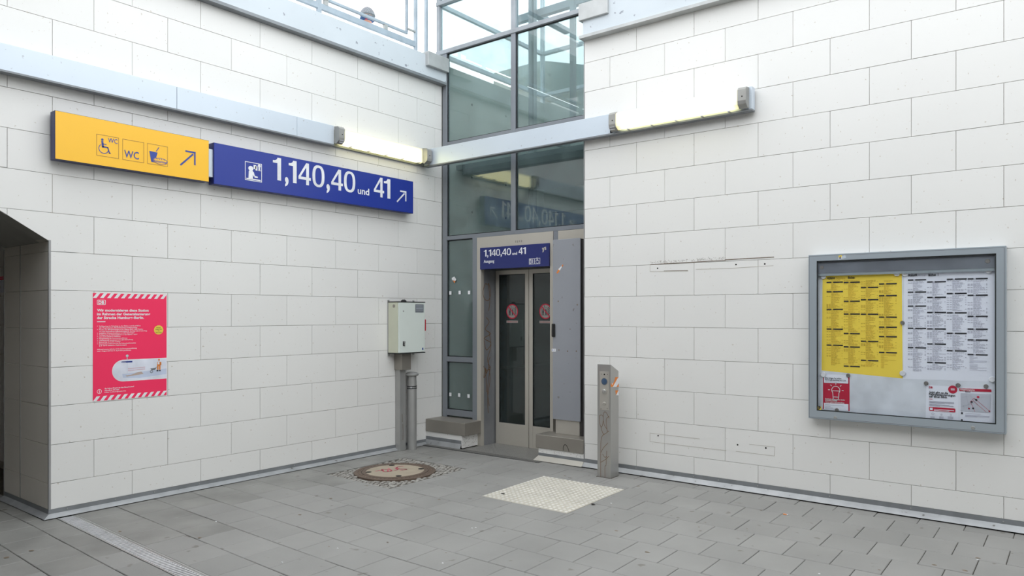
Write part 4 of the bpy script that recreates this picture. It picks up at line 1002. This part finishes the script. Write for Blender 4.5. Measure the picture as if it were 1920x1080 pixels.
PCs = Plane('R', cy); k4 = lambda x, y: PCs.px(1500+x*420/1163, 440+y*390/1080)
for x, y in ((183, 950), (898, 1003)):
    u, v = k4(x, y); MB().lathe([(.014, 0), (.011, .006)], (u, cy, v), 'y', 12).build('lock', 'galv', fro)
flat('sticker_remains', PCs, [[k4(*p) for p in ((198, 118), (235, 105), (240, 120), (200, 132))]], .0008, 'trunk', fro)
flat('sticker_scrap', PCs, [[k4(*p) for p in ((200, 110), (218, 106), (214, 122), (204, 124))]], .0014, 'circy', fro)
flat('sticker_scrap', PCs, [[k4(*p) for p in ((206, 114), (212, 112), (211, 126), (206, 128))]], .002, 'navy', fro)
PI = Plane('R', cy+.008); j4 = lambda x, y: PI.px(1500+x*420/1163, 440+y*390/1080)
flat('p_label', PI, [[j4(*p) for p in ((92, 892), (111, 892), (111, 915), (92, 913))]], .001, 'circy', fro)
u, v = j4(95, 910); mb = MB(); text(mb, PI, .0016, 'P', u, v, .020, .032, .06, 2); mb.build('p_letter', 'ink', fro)

PBk = Plane('R', -.057); m4 = lambda x, y: PBk.px(1500+x*420/1163, 440+y*390/1080)
def sheet(name, quad, m, label, th=.0012, wav=.004):
    C = [m4(*p) for p in quad]; n = 10; vs = []; fs = []
    for i in range(n+1):
        for j in range(n+1):
            a, b = i/n, j/n; u = (C[0][0]*(1-a)+C[1][0]*a)*(1-b)+(C[3][0]*(1-a)+C[2][0]*a)*b; v = (C[0][1]*(1-a)+C[1][1]*a)*(1-b)+(C[3][1]*(1-a)+C[2][1]*a)*b
            e = (1-abs(2*a-1)**2)*wav*.0+.0; vs.append((u, -.0555-e, v))
    for i in range(n):
        for j in range(n): k = i*(n+1)+j; fs.append((k, k+1, k+n+2, k+n+1))
    o = MB().add(vs, fs).build(name, m); md = o.modifiers.new('s', 'SOLIDIFY'); md.thickness = th; md.offset = -1; tag(o, label, 'notice')
    return o, C
PT = Plane('R', -.0568)
yo, YC = sheet('departure_timetable', [(117, 203), (528, 189), (533, 747), (112, 705)], 'yellowpaper', 'large yellow departures timetable sheet inside the notice case')
ao, AC = sheet('arrival_timetable', [(541, 189), (1006, 158), (1012, 765), (535, 748)], 'paper', 'large white arrivals timetable sheet inside the notice case')
def tt(parent, C, title, sub, cols, bars, inkl, xr):
    m1 = MB(); m2 = MB()
    zt = m4(*title[1])[1]
    u0, v0 = m4(*title[1]); text(m1, PT, .0012, title[0], u0, v0, m4(*title[2])[0]-u0, .020, .03)
    u0, v0 = m4(*sub[1]); u1 = m4(*sub[2])[0]; ms = MB(); text(ms, PT, .0012, sub[0], u0, v0, u1-u0, .019, 0); 
    for b in sub[3:]: text(m1, PT, .0012, b[0], m4(*b[1])[0], m4(*b[1])[1], m4(*b[2])[0]-m4(*b[1])[0], .020, .03)
    for ci, (xa, xb) in enumerate(cols):
        ua, ub = m4(xa, 300)[0], m4(xb, 300)[0]; wc = ub-ua
        ztop = m4(xa, 235)[1] if ci < 9 else 0; zbot = m4(xa, 700)[1]-.0
        bz = [m4(xa+3, yb)[1] for yb in bars[ci]]
        for z in bz:
            m1.add([PT.p(a, b, .0012) for a, b in rect(ua, ua+wc*.30, z-.005, z+.005)], [(0, 1, 2, 3)]); m1.add([PT.p(a, b, .0012) for a, b in rect(ua+wc*.40, ub, z-.005, z+.005)], [(0, 1, 2, 3)])
            ms.add([PT.p(a, b, .0012) for a, b in rect(ua+wc*.31, ua+wc*.37, z-.004, z+.004)], [(0, 1, 2, 3)])
        z = ztop; lim = bz[-1]-random.uniform(.08, .2)
        while z > max(zbot, C[3][1]+.05):
            z -= .0085
            if any(abs(z-b) < .009 for b in bz): continue
            if ci == 3 and z < bz[-1]:
                m2.add([PT.p(a, b, .0012) for a, b in rect(ua+wc*.1, ua+wc*random.choice((.3, .5, .95)), z, z+.0022)], [(0, 1, 2, 3)])
                continue
            rr = random.random(); s0 = ua
            if rr < .35:
                for a, b in ((0, .11), (.15, .25)): m2.add([PT.p(p, q_, .0012) for p, q_ in rect(ua+wc*a, ua+wc*b, z, z+.0042)], [(0, 1, 2, 3)])
            x = ua+wc*.28
            lim_ = ua+wc*random.uniform(.5, .9)
            while x < lim_:
                l = random.uniform(.008, .026); m2.add([PT.p(p, q_, .0012) for p, q_ in rect(x, min(x+l, lim_), z, z+.0034)], [(0, 1, 2, 3)]); x += l+.003
            if rr < .25: m2.add([PT.p(p, q_, .0012) for p, q_ in rect(ub-.010, ub-.003, z, z+.0042)], [(0, 1, 2, 3)])
    m1.build('heading_and_bars', 'ink', parent); ms.build('subtitle', inkl, parent); m2.build('timetable_text', inkl, parent, kind='stuff')
tt(yo, YC, ('Abfahrt', (140, 232), (182, 232)), ('Departure', (186, 232), (235, 232), ('B\u00fcchen', (249, 229), (284, 229))), [(138, 223), (227, 311), (316, 407), (410, 503)],
   [[248, 297, 388, 490, 573], [248, 346, 412, 513, 582, 682], [275, 338, 413, 553, 652], [256, 317, 428, 480, 529, 611]], 'inky', None)
tt(ao, AC, ('Ankunft', (561, 217), (609, 217)), ('Arrival', (613, 217), (651, 216), ('B\u00fcchen', (667, 216), (706, 215)), ('X', (714, 214), (720, 214))), [(560, 655), (660, 758), (762, 866), (870, 975)],
   [[236, 299, 371, 486, 586], [246, 326, 404, 489, 567, 663], [232, 306, 406, 512, 602], [230, 315, 424, 490, 546, 622]], 'inkg', None)
rn, RC = sheet('red_notice', [(119, 727), (257, 733), (257, 916), (119, 905)], 'redd', 'small red and white energy saving notice at lower left of the notice case')
n4 = lambda x, y: PT.px(1535+x*170/1836, 695+y*100/1080)
flat('white_panel', PT, [[n4(108, 75), n4(598, 88), n4(598, 262), n4(108, 243)], [n4(108, 650), n4(602, 680), n4(602, 818), n4(108, 790)]], .001, 'paper', rn)
mb = MB()
for t, a, b, y in (('Bitte bringen Sie defekte', 132, 465, 160), ('Bahnsteigbeleuchtung ans Licht.', 132, 560, 195)):
    u0, v0 = n4(a, y); text(mb, PT, .0016, t, u0, v0, n4(b, y)[0]-u0, .014, .02, 1)
mb.build('lettering', 'ink', rn)
mb = MB()
for t, a, b, y in (('Damit wir sie gemeinsam wieder', 132, 535, 580), ('abschalten k\u00f6nnen.', 132, 380, 608), ('Und so geht es am schnellsten', 135, 520, 640)):
    u0, v0 = n4(a, y); text(mb, PT, .0016, t, u0, v0, n4(b, y)[0]-u0, .011, .03, 1)
mb.build('lettering', 'white', rn)
u, v = n4(348, 395); R_ = .034
P = arc(u, v, R_, .005, -40, 220, 20)+stroke([(u-R_*.7, v-R_*.62), (u-.022, v-.055), (u-.018, v-.075), (u, v-.086), (u+.018, v-.075), (u+.022, v-.055), (u+R_*.7, v-R_*.62)], .005)+[rect(u-.028, u+.028, v-.008, v-.003), rect(u-.02, u+.02, v-.058, v-.053)]
for a in (0, 45, 90, 135, 180): P += stroke([(u+.047*cos(radians(a)), v+.047*sin(radians(a))), (u+.058*cos(radians(a)), v+.058*sin(radians(a)))], .005)
flat('bulb_drawing', PT, P, .0016, 'white', rn)
flat('small_text', PT, [rect(n4(132, 0)[0], n4(x2, 0)[0], n4(132, y)[1], n4(132, y)[1]+.003) for x2, y in ((510, 690), (240, 722), (290, 748), (400, 765), (370, 222))], .0016, 'inkg', rn)
wn, WC_ = sheet('white_notice', [(656, 781), (824, 790), (824, 967), (652, 953)], 'paper', 'small white notice on timetable changes at lower right of the notice case')
p4 = lambda x, y: PT.px(1700+x*190/1710, 695+y*120/1080)
mb = MB()
for t, a, b, y in (('Jetzt gibt es die', 378, 703, 372), ('Fahrplan\u00e4nderungen', 378, 822, 407), ('auf einen Blick', 378, 685, 443)):
    u0, v0 = p4(a, y); text(mb, PT, .0016, t, u0, v0-.002, p4(b, y)[0]-u0, .017, .03, 1)
mb.build('headline', 'ink', wn)
u0, v1 = p4(378, 258); u1, v0 = p4(438, 298); mb = MB(); text(mb, PT, .0016, 'DB', u0, v0, u1-u0, v1-v0-.002, .05, 2); mb.build('logo_letters', 'redd', wn)
flat('red_banner', PT, [rrect(p4(378, 0)[0], p4(822, 0)[0], p4(600, 690)[1], p4(600, 624)[1], .006), circ(*p4(778, 318), .030, 18), rect(p4(378, 0)[0], p4(436, 0)[0], p4(400, 481)[1], p4(400, 474)[1])], .001, 'redd', wn)
P = [rect(p4(392, 0)[0], p4(440, 0)[0], p4(415, 665)[1], p4(415, 625)[1])]+[rect(p4(460, 0)[0], p4(x, 0)[0], p4(460, y)[1], p4(460, y)[1]+.0035) for x, y in ((800, 655), (720, 672))]+[rect(p4(745, 0)[0], p4(812, 0)[0], p4(778, y)[1], p4(778, y)[1]+.003) for y in (308, 318, 330)]
flat('banner_print', PT, P, .0018, 'paper', wn)
P = [rect(p4(380, 0)[0], p4(x, 0)[0], p4(500, y)[1], p4(500, y)[1]+.0022) for x, y in ((800, 522), (795, 532), (800, 542), (640, 553), (720, 572), (790, 582), (795, 592), (560, 600))]
P += [rect(p4(a, 0)[0], p4(a+w_, 0)[0], p4(a, y)[1], p4(a, y)[1]+.0022) for a, w_ in ((398, 75), (548, 75), (692, 95)) for y in (775, 787, 799, 811)]
P += ring(*p4(443, 727), .009, .002, 10)+framebox(p4(575, 0)[0], p4(602, 0)[0], p4(590, 755)[1], p4(590, 728)[1], .002)+framebox(p4(735, 0)[0], p4(757, 0)[0], p4(745, 768)[1], p4(745, 732)[1], .002)
flat('small_text', PT, P, .001, 'inkg', wn)
mn, MC = sheet('area_map', [(827, 796), (999, 789), (1003, 978), (827, 968)], 'paper', 'small area map sheet with red header at the bottom right corner of the notice case')
flat('header_bar', PT, [[p4(890, 297), p4(1430, 318), p4(1430, 360), p4(965, 345), p4(890, 345)]], .001, 'redd', mn)
u0, v0 = p4(905, 328); mb = MB(); text(mb, PT, .0016, 'Umgebungsplan', u0, v0, p4(1150, 330)[0]-u0, .014, .02, 1); mb.build('lettering', 'white', mn)
u0, v0 = p4(990, 365); mb = MB(); text(mb, PT, .0016, 'B\u00fcchen', u0, v0, .032, .010, .02, 1); mb.build('lettering', 'ink', mn)
flat('map_field', PT, [[p4(912, 378), p4(1425, 395), p4(1410, 710), p4(912, 680)]], .001, 'mapgrey', mn)
flat('map_routes', PT, stroke([p4(*q) for q in ((1150, 688), (1085, 545), (1078, 520), (1138, 462), (1405, 690))], .0022)+stroke([p4(*q) for q in ((1100, 520), (1125, 510), (1345, 700))], .0022)+[circ(*p4(1205, 445), .009, 10), circ(*p4(1053, 640), .006, 8), circ(*p4(1397, 685), .006, 8)], .0016, 'redd', mn)
flat('map_marks', PT, [circ(*p4(*q), .007, 8) for q in ((1098, 528), (1177, 495), (1122, 636))]+stroke([p4(1150, 480), p4(1177, 497)], .005)+[rect(p4(917, 0)[0], p4(950, 0)[0], p4(917, 730)[1], p4(917, 700)[1]), rect(p4(917, 0)[0], p4(948, 0)[0], p4(917, 842)[1], p4(917, 818)[1])], .0018, 'ink', mn)
flat('map_streets', PT, stroke([p4(930, 450), p4(1080, 420), p4(1200, 600)], .002)+stroke([p4(930, 600), p4(1100, 560), p4(1300, 420)], .002)+stroke([p4(1000, 380), p4(1060, 680)], .002)+[rect(p4(990, 0)[0], p4(x, 0)[0], p4(1000, y)[1], p4(1000, y)[1]+.0025) for x, y in ((1250, 722), (1400, 748), (1395, 760), (1190, 772))], .0016, 'inkg', mn)
# magnets: each one a thing
WM = [((120, 217), 'white round magnet at the top left corner of the yellow timetable'), ((502, 202), 'white round magnet at the top right corner of the yellow timetable'), ((545, 203), 'white round magnet at the top left corner of the white timetable'), ((980, 187), 'white round magnet at the top right corner of the white timetable'),
      ((120, 727), 'white round magnet at the bottom left of the yellow timetable, above the red notice'), ((532, 720), 'white round magnet at the bottom right corner of the yellow timetable'), ((998, 752), 'white round magnet at the bottom right corner of the white timetable')]
GM = [((531, 458), 'grey magnet halfway down between the yellow and white timetables'), ((249, 731), 'grey magnet at the top right corner of the red notice'), ((190, 911), 'grey magnet at the bottom edge of the red notice'), ((654, 772), 'grey magnet at the top left corner of the timetable changes notice'), ((820, 782), 'grey magnet between the white notice and the area map'), ((965, 788), 'grey magnet on the top edge of the area map')]
def magproto(r, h, m):
    mb = MB(); mb.lathe([(r, 0), (r, h*.7), (r*.85, h)], (0, 0, 0), 'y', 20); o = mb.build('magnet', m, smooth=True); return o
for L_, r, m, g_ in ((WM, .0215, 'magw', 'white magnets in the notice case'), (GM, .0155, 'magg', 'grey magnets in the notice case')):
    pr = None
    PM = Plane('R', -.0675)
    for (x, y), lab in L_:
        o = magproto(r, .011, m) if pr is None else pr.copy()
        if pr is None: pr = o
        else: COL.objects.link(o)
        u, v = PM.px(1500+x*420/1163, 440+y*390/1080); o.location = (u, -.0570, v); tag(o, lab, 'magnet', g_)

# ------------------------------------------------------------ manhole cover
mx0, my0 = .83, -1.29; zz = zf(mx0, my0)
mh = empty('manhole_cover', (mx0, my0, zz), 'round rusty iron manhole cover with concrete filling set in small stones', 'manhole cover')
MB().lathe([(.405, -.02), (.405, .002), (.385, .005), (.335, .005), (.333, -.004)], (mx0, my0, zz), 'z', 48).build('frame_ring', 'cast', mh, smooth=True)
MB().lathe([(.330, -.004), (.330, .006), (.322, .008), (.292, .008), (.290, .003)], (mx0, my0, zz), 'z', 48).build('lid_rim', 'cast', mh, smooth=True)
MB().lathe([(.29, -.01), (.29, .0065), (.28, .008)], (mx0, my0, zz), 'z', 48).build('lid_filling', 'lidfill', mh)
mb = MB()
for i in range(56):
    a = 2*pi*i/56; c_, s_ = cos(a), sin(a); x, y = mx0+.36*c_, my0+.36*s_
    mb.lathe([(.011, .004), (.008, .009)], (x, y, zz), 'z', 6)
mb.build('studs', 'cast', mh, kind='stuff')
for a in (35, 125, 215, 305):
    a = radians(a+20); x, y = mx0+.262*cos(a), my0+.262*sin(a); MB().lathe([(.030, .0068), (.030, .0088)], (x, y, zz), 'z', 12).build('lifting_recess', 'hole' if a % 3 > .1 else 'cast', mh)
PZ = Plane('F', zz+.008); h5 = lambda x, y: PZ.px(640+x*220/1920, 850+y*70/611)
P = []
for c_ in ([(1010, 212), (930, 222), (905, 240), (960, 255), (1050, 258), (1060, 268), (970, 278)], [(880, 240), (925, 268), (870, 280)], [(770, 250), (820, 285), (780, 300)], [(660, 262), (700, 300), (760, 300), (750, 268), (660, 262)], [(565, 292), (690, 275)]):
    P += stroke(smooth_line([h5(*q) for q in c_], 3), .017)
flat('pink_scrawl', PZ, P, .0008, 'pinkpaint', mh)

# ------------------------------------------------------------ drain channel
dg = empty('drain_grating', (1.5, -4.0, -.01), 'narrow bright metal drainage channel grating running across the floor at lower left', 'drain')
def dz(x): return zf(x, -4.0)
for ya, yb, nm in ((-3.942, -3.930, 'edge_rail'), (-4.065, -4.053, 'edge_rail')):
    mb = MB(); mb.add([(x, y, dz(x)+z) for x in (.05, 2.5, 8.0) for y, z in ((ya, -.05), (yb, -.05), (yb, .001), (ya, .001))], [(k*4+i, k*4+(i+1) % 4, k*4+4+(i+1) % 4, k*4+4+i) for k in (0, 1) for i in range(4)]+[(0, 1, 2, 3), (8, 9, 10, 11)]); mb.build(nm, 'galv', dg)
mb = MB(); mb.add([(x, y, dz(x)-.04) for x in (.05, 2.5, 8) for y in (-3.942, -4.053)], [(0, 1, 3, 2), (2, 3, 5, 4)]); mb.build('channel_bottom', 'hole', dg)
mb = MB(); x = .06; i = 0
while x < 5.0:
    z = dz(x); mb.box(x, x+.013, -4.053, -3.958, z-.012, z+.0005); x += .030; i += 1
mb.build('grating_bars', 'galvl', dg, kind='stuff')
mb = MB(); x = .06
mb.add([(x, y, dz(x)+z) for x in (.05, 2.5, 8.0) for y, z in ((-3.962, -.03), (-3.942, -.03), (-3.942, -.001), (-3.962, -.001))], [(k*4+i, k*4+(i+1) % 4, k*4+4+(i+1) % 4, k*4+4+i) for k in (0, 1) for i in range(4)]); mb.build('side_strip', 'galv', dg)

# ------------------------------------------------------------ small litter
for (px_, py_), rot, lab in (((1591, 948), .2, 'orange and white cigarette end lying against the skirting of the right wall'), ((1474, 963.5), .0, 'orange and white cigarette end lying on the paving slabs below the notice case')):
    u, v = Plane('F', .006).px(px_, py_); z = zf(u, v)+.0045
    t = empty('cigarette_end', (u, v, z-.0045), lab, 'litter'); d = Vector((cos(rot), sin(rot), 0))
    c = Vector((u, v, z)); MB().tube(c-d*.022, c+d*.006, .004, 10).build('filter', 'orange', t); MB().tube(c+d*.006, c+d*.016, .0039, 10).build('paper_end', 'white', t)
PFl = lambda x, y: Plane('F', 0).px(x, y)
mb = MB()
for (x, y) in ((885, 982), (892, 981), (830, 1043), (1146, 941), (405, 972), (1833, 1047), (1536, 1069), (529, 1040), (633, 1016), (1069, 947)):
    u, v = PFl(x, y); z = zf(u, v)+.001; mb.box(u-.006, u+.006, v-.004, v+.004, z-.001, z+.002)
tag(mb.build('paper_crumbs', 'white', None), 'tiny white paper crumbs scattered over the grey paving', 'litter', kind='stuff')
mb = MB()
for _ in range(70):
    x, y = random.uniform(.3, 7), random.uniform(-5, -.3); r = random.uniform(.006, .018); z = zf(x, y)+.0012
    if 2.1 < x < 3.1 and -1.5 < y < -.5: continue
    mb.add([(x+r*random.uniform(.7, 1.2)*cos(k*pi/4)*1.2, y+r*random.uniform(.6, 1.1)*sin(k*pi/4), z+.0003) for k in range(8)], [tuple(range(8))])
mb.build('gum_spots', 'scuff', floor_o, kind='stuff')
for px_, py_ in ((1112, 943), (943, 923)):
    u, v = PFl(px_, py_); z = zf(u, v)+.0065; MB().add([(u+.022*random.uniform(.6, 1.1)*cos(k*pi/4), v+.016*random.uniform(.6, 1.1)*sin(k*pi/4), z) for k in range(8)], [tuple(range(8))]).build('gum_spot', 'hole', floor_o)

# ------------------------------------------------------------ platform fence, person, platform lamps
FX = -.10
fe = empty('platform_fence', (FX, -2, 4.69), 'pale grey steel and glass fence along the platform edge above the left wall', 'fence')
for y in (-4.44, -2.98, -1.52):
    p = MB().cbox(FX-.02, FX+.02, y-.024, y+.024, 4.69, 6.0, .003).build('post', 'fence', fe)
    MB().cbox(FX-.05, .05, y-.03, y+.12, 4.69, 4.705, .002).build('foot_plate', 'lip', p)
    MB().box(FX-.01, FX+.03, y+.03, y+.10, 4.93, 4.97).build('glass_clamp', 'galv', p)
for y in (-.11, .07): 
    p = MB().cbox(FX-.02, FX+.02, y-.018, y+.018, 4.69, 6.0, .003).build('post', 'fence', fe)
MB().cbox(FX-.05, .05, -.2, -.05, 4.69, 4.705, .002).build('foot_plate', 'lip', fe)
for z, h_ in ((4.81, .065), (5.95, .05)): MB().cbox(FX-.018, FX+.018, -7.3, -.11, z, z+h_, .003).build('rail', 'fence', fe)
for a, b in ((-4.40, -3.02), (-2.94, -1.56), (-1.46, -.245)):
    pn = MB().box(FX-.006, FX+.004, a, b, 4.955, 5.9).build('glass_panel', 'glassf', fe)
    MB().cbox(FX-.014, FX+.014, a, b, 4.925, 4.955, .003).box(FX-.014, FX+.014, a, a+.025, 4.955, 5.9).box(FX-.014, FX+.014, b-.025, b, 4.955, 5.9).build('panel_frame', 'fence', pn)
    mb = MB()
    for k in range(45): mb.box(FX+.0142, FX+.0162, b-.006, b-.001, 4.97+k*.02, 4.98+k*.02)
    mb.build('edge_teeth', 'frame', pn, kind='stuff')
for y in (-.245, -1.44, -.6): MB().box(FX-.01, FX+.02, y-.02, y+.12 if y == -.245 else y+.03, 4.985 if y == -.245 else 4.872, 5.0 if y == -.245 else 4.93).build('clamp', 'galv', fe)

# person on the platform, only the head shows between the rails
def person():
    F = Vector((-sin(YAW), cos(YAW), 0)); R = Vector((cos(YAW), sin(YAW), 0)); d = F*FPX+R*(689-CPX); dd = d/FPX*11.75
    b = Vector((CX, CY, 0))+dd; b.z = 4.66
    t = empty('person', b, 'person in a round grey cap with a blue rim on the platform behind the fence', 'person')
    jn = {'pel': (0, 0, .95), 'che': (0, 0, 1.25), 'nk': (0, 0, 1.47), 'hd': (0, .01, 1.56), 'sl': (.19, 0, 1.40), 'sr': (-.19, 0, 1.40), 'el': (.24, .03, 1.12), 'er': (-.24, .03, 1.12), 'wl': (.23, -.06, .88), 'wr': (-.23, -.06, .88),
          'hl': (.10, 0, .90), 'hr': (-.10, 0, .90), 'kl': (.11, -.02, .48), 'kr': (-.11, -.02, .48), 'al': (.12, .02, .07), 'ar': (-.12, .02, .07), 'tl': (.13, -.16, .03), 'tr': (-.13, -.16, .03)}
    E_ = [('pel', 'che'), ('che', 'nk'), ('nk', 'hd'), ('che', 'sl'), ('che', 'sr'), ('sl', 'el'), ('el', 'wl'), ('sr', 'er'), ('er', 'wr'), ('pel', 'hl'), ('pel', 'hr'), ('hl', 'kl'), ('kl', 'al'), ('al', 'tl'), ('hr', 'kr'), ('kr', 'ar'), ('ar', 'tr')]
    rad = {'pel': .15, 'che': .16, 'nk': .055, 'hd': .06, 'sl': .07, 'sr': .07, 'el': .05, 'er': .05, 'wl': .033, 'wr': .033, 'hl': .10, 'hr': .10, 'kl': .065, 'kr': .065, 'al': .045, 'ar': .045, 'tl': .04, 'tr': .04}
    K = list(jn); me = bpy.data.meshes.new('body'); me.from_pydata([Vector(jn[k]) for k in K], [(K.index(a), K.index(c)) for a, c in E_], [])
    o = bpy.data.objects.new('body', me); COL.objects.link(o); o.parent = t
    sk = o.modifiers.new('s', 'SKIN')
    for i, k in enumerate(K): me.skin_vertices[0].data[i].radius = (rad[k], rad[k]*.8)
    me.skin_vertices[0].data[0].use_root = True
    ss = o.modifiers.new('ss', 'SUBSURF'); ss.levels = 2; ss.render_levels = 2; me.materials.append(M['whitecloth'])
    def sph(name, c, r, m, par=None, seg=20, cut=None):
        mb = MB(); pr = [(max(.001, r[0]*sin(pi*i/14)), -r[2]*cos(pi*i/14)) for i in range(15)]
        if cut is not None: pr = [p for p in pr if p[1] >= cut]
        n = seg; v = []
        for rr, h in pr:
            for i in range(n): v.append((c[0]+rr*cos(2*pi*i/n), c[1]+rr*r[1]/r[0]*sin(2*pi*i/n), c[2]+h))
        f = [(k*n+i, k*n+(i+1) % n, (k+1)*n+(i+1) % n, (k+1)*n+i) for k in range(len(pr)-1) for i in range(n)]
        mb.add(v, f+[tuple(range(n))[::-1], tuple(range((len(pr)-1)*n, len(pr)*n))]); q = mb.build(name, m, None, smooth=True); q.parent = par or t; return q
    h = sph('head', (0, 0, 1.68), (.082, .10, .118), 'skin')
    sph('nose', (0, -.104, 1.665), (.012, .018, .022), 'skin', h, 8)
    for s in (-1, 1): sph('ear', (s*.083, .005, 1.67), (.012, .024, .032), 'skin', h, 8); sph('eye', (s*.032, -.088, 1.69), (.012, .010, .009), 'ink', h, 8)
    sph('mouth', (0, -.096, 1.622), (.022, .008, .007), 'redd', h, 8)
    cp_ = sph('cap', (0, 0, 1.675), (.128, .135, .172), 'cap', None, 28, cut=.0)
    MB_ = sph('cap_rim', (0, 0, 1.655), (.122, .130, .050), 'cloth', cp_, 28)
    for s in (-1, 1):
        sph('hand', (s*.23, -.075, .83), (.03, .022, .05), 'skin', None, 10)
        for k in range(5): sph('finger', (s*(.212+.012*k), -.085, .775+(.006*abs(k-2))), (.008, .009, .03), 'skin', None, 6)
    t.rotation_euler = (0, 0, YAW)
    return t
person()
for y0_, y1_, x_, lab in ((-6.25, -4.3, -4.1, 'long lit strip lamp hanging over the platform, nearest the lift'), (-6.9, -5.45, -4.55, 'long lit strip lamp hanging over the platform, on the outer row'), (-9.5, -7.0, -4.3, 'long lit strip lamp hanging over the platform, farthest from the lift')):
    t = empty('strip_lamp', (x_, (y0_+y1_)/2, 7.0), lab, 'lamp', 'strip lamps over the platform')
    MB().box(x_-.06, x_+.06, y0_, y1_, 7.0, 7.02).build('tube', 'strip', t); MB().cbox(x_-.09, x_+.09, y0_-.02, y1_+.02, 7.02, 7.10, .004).build('housing', 'galv', t)
    for y in (y0_+.2, y1_-.2): MB().tube((x_, y, 7.1), (x_, y, 7.52), .01, 6).build('hanger', 'galv', t)
MB().box(-5.6, -3.2, -9.8, -3.6, 7.5, 7.65).build('platform_canopy', 'concreted', None, kind='structure')
cp = empty('canopy_column', (-4.4, -6.7, 4.66), 'grey steel column carrying the platform canopy', 'column')
MB().cbox(-4.46, -4.34, -6.78, -6.66, 4.66, 7.5, .004).build('shaft', 'fence', cp); MB().cbox(-4.52, -4.28, -6.84, -6.60, 4.66, 4.70, .004).build('foot', 'fence', cp)
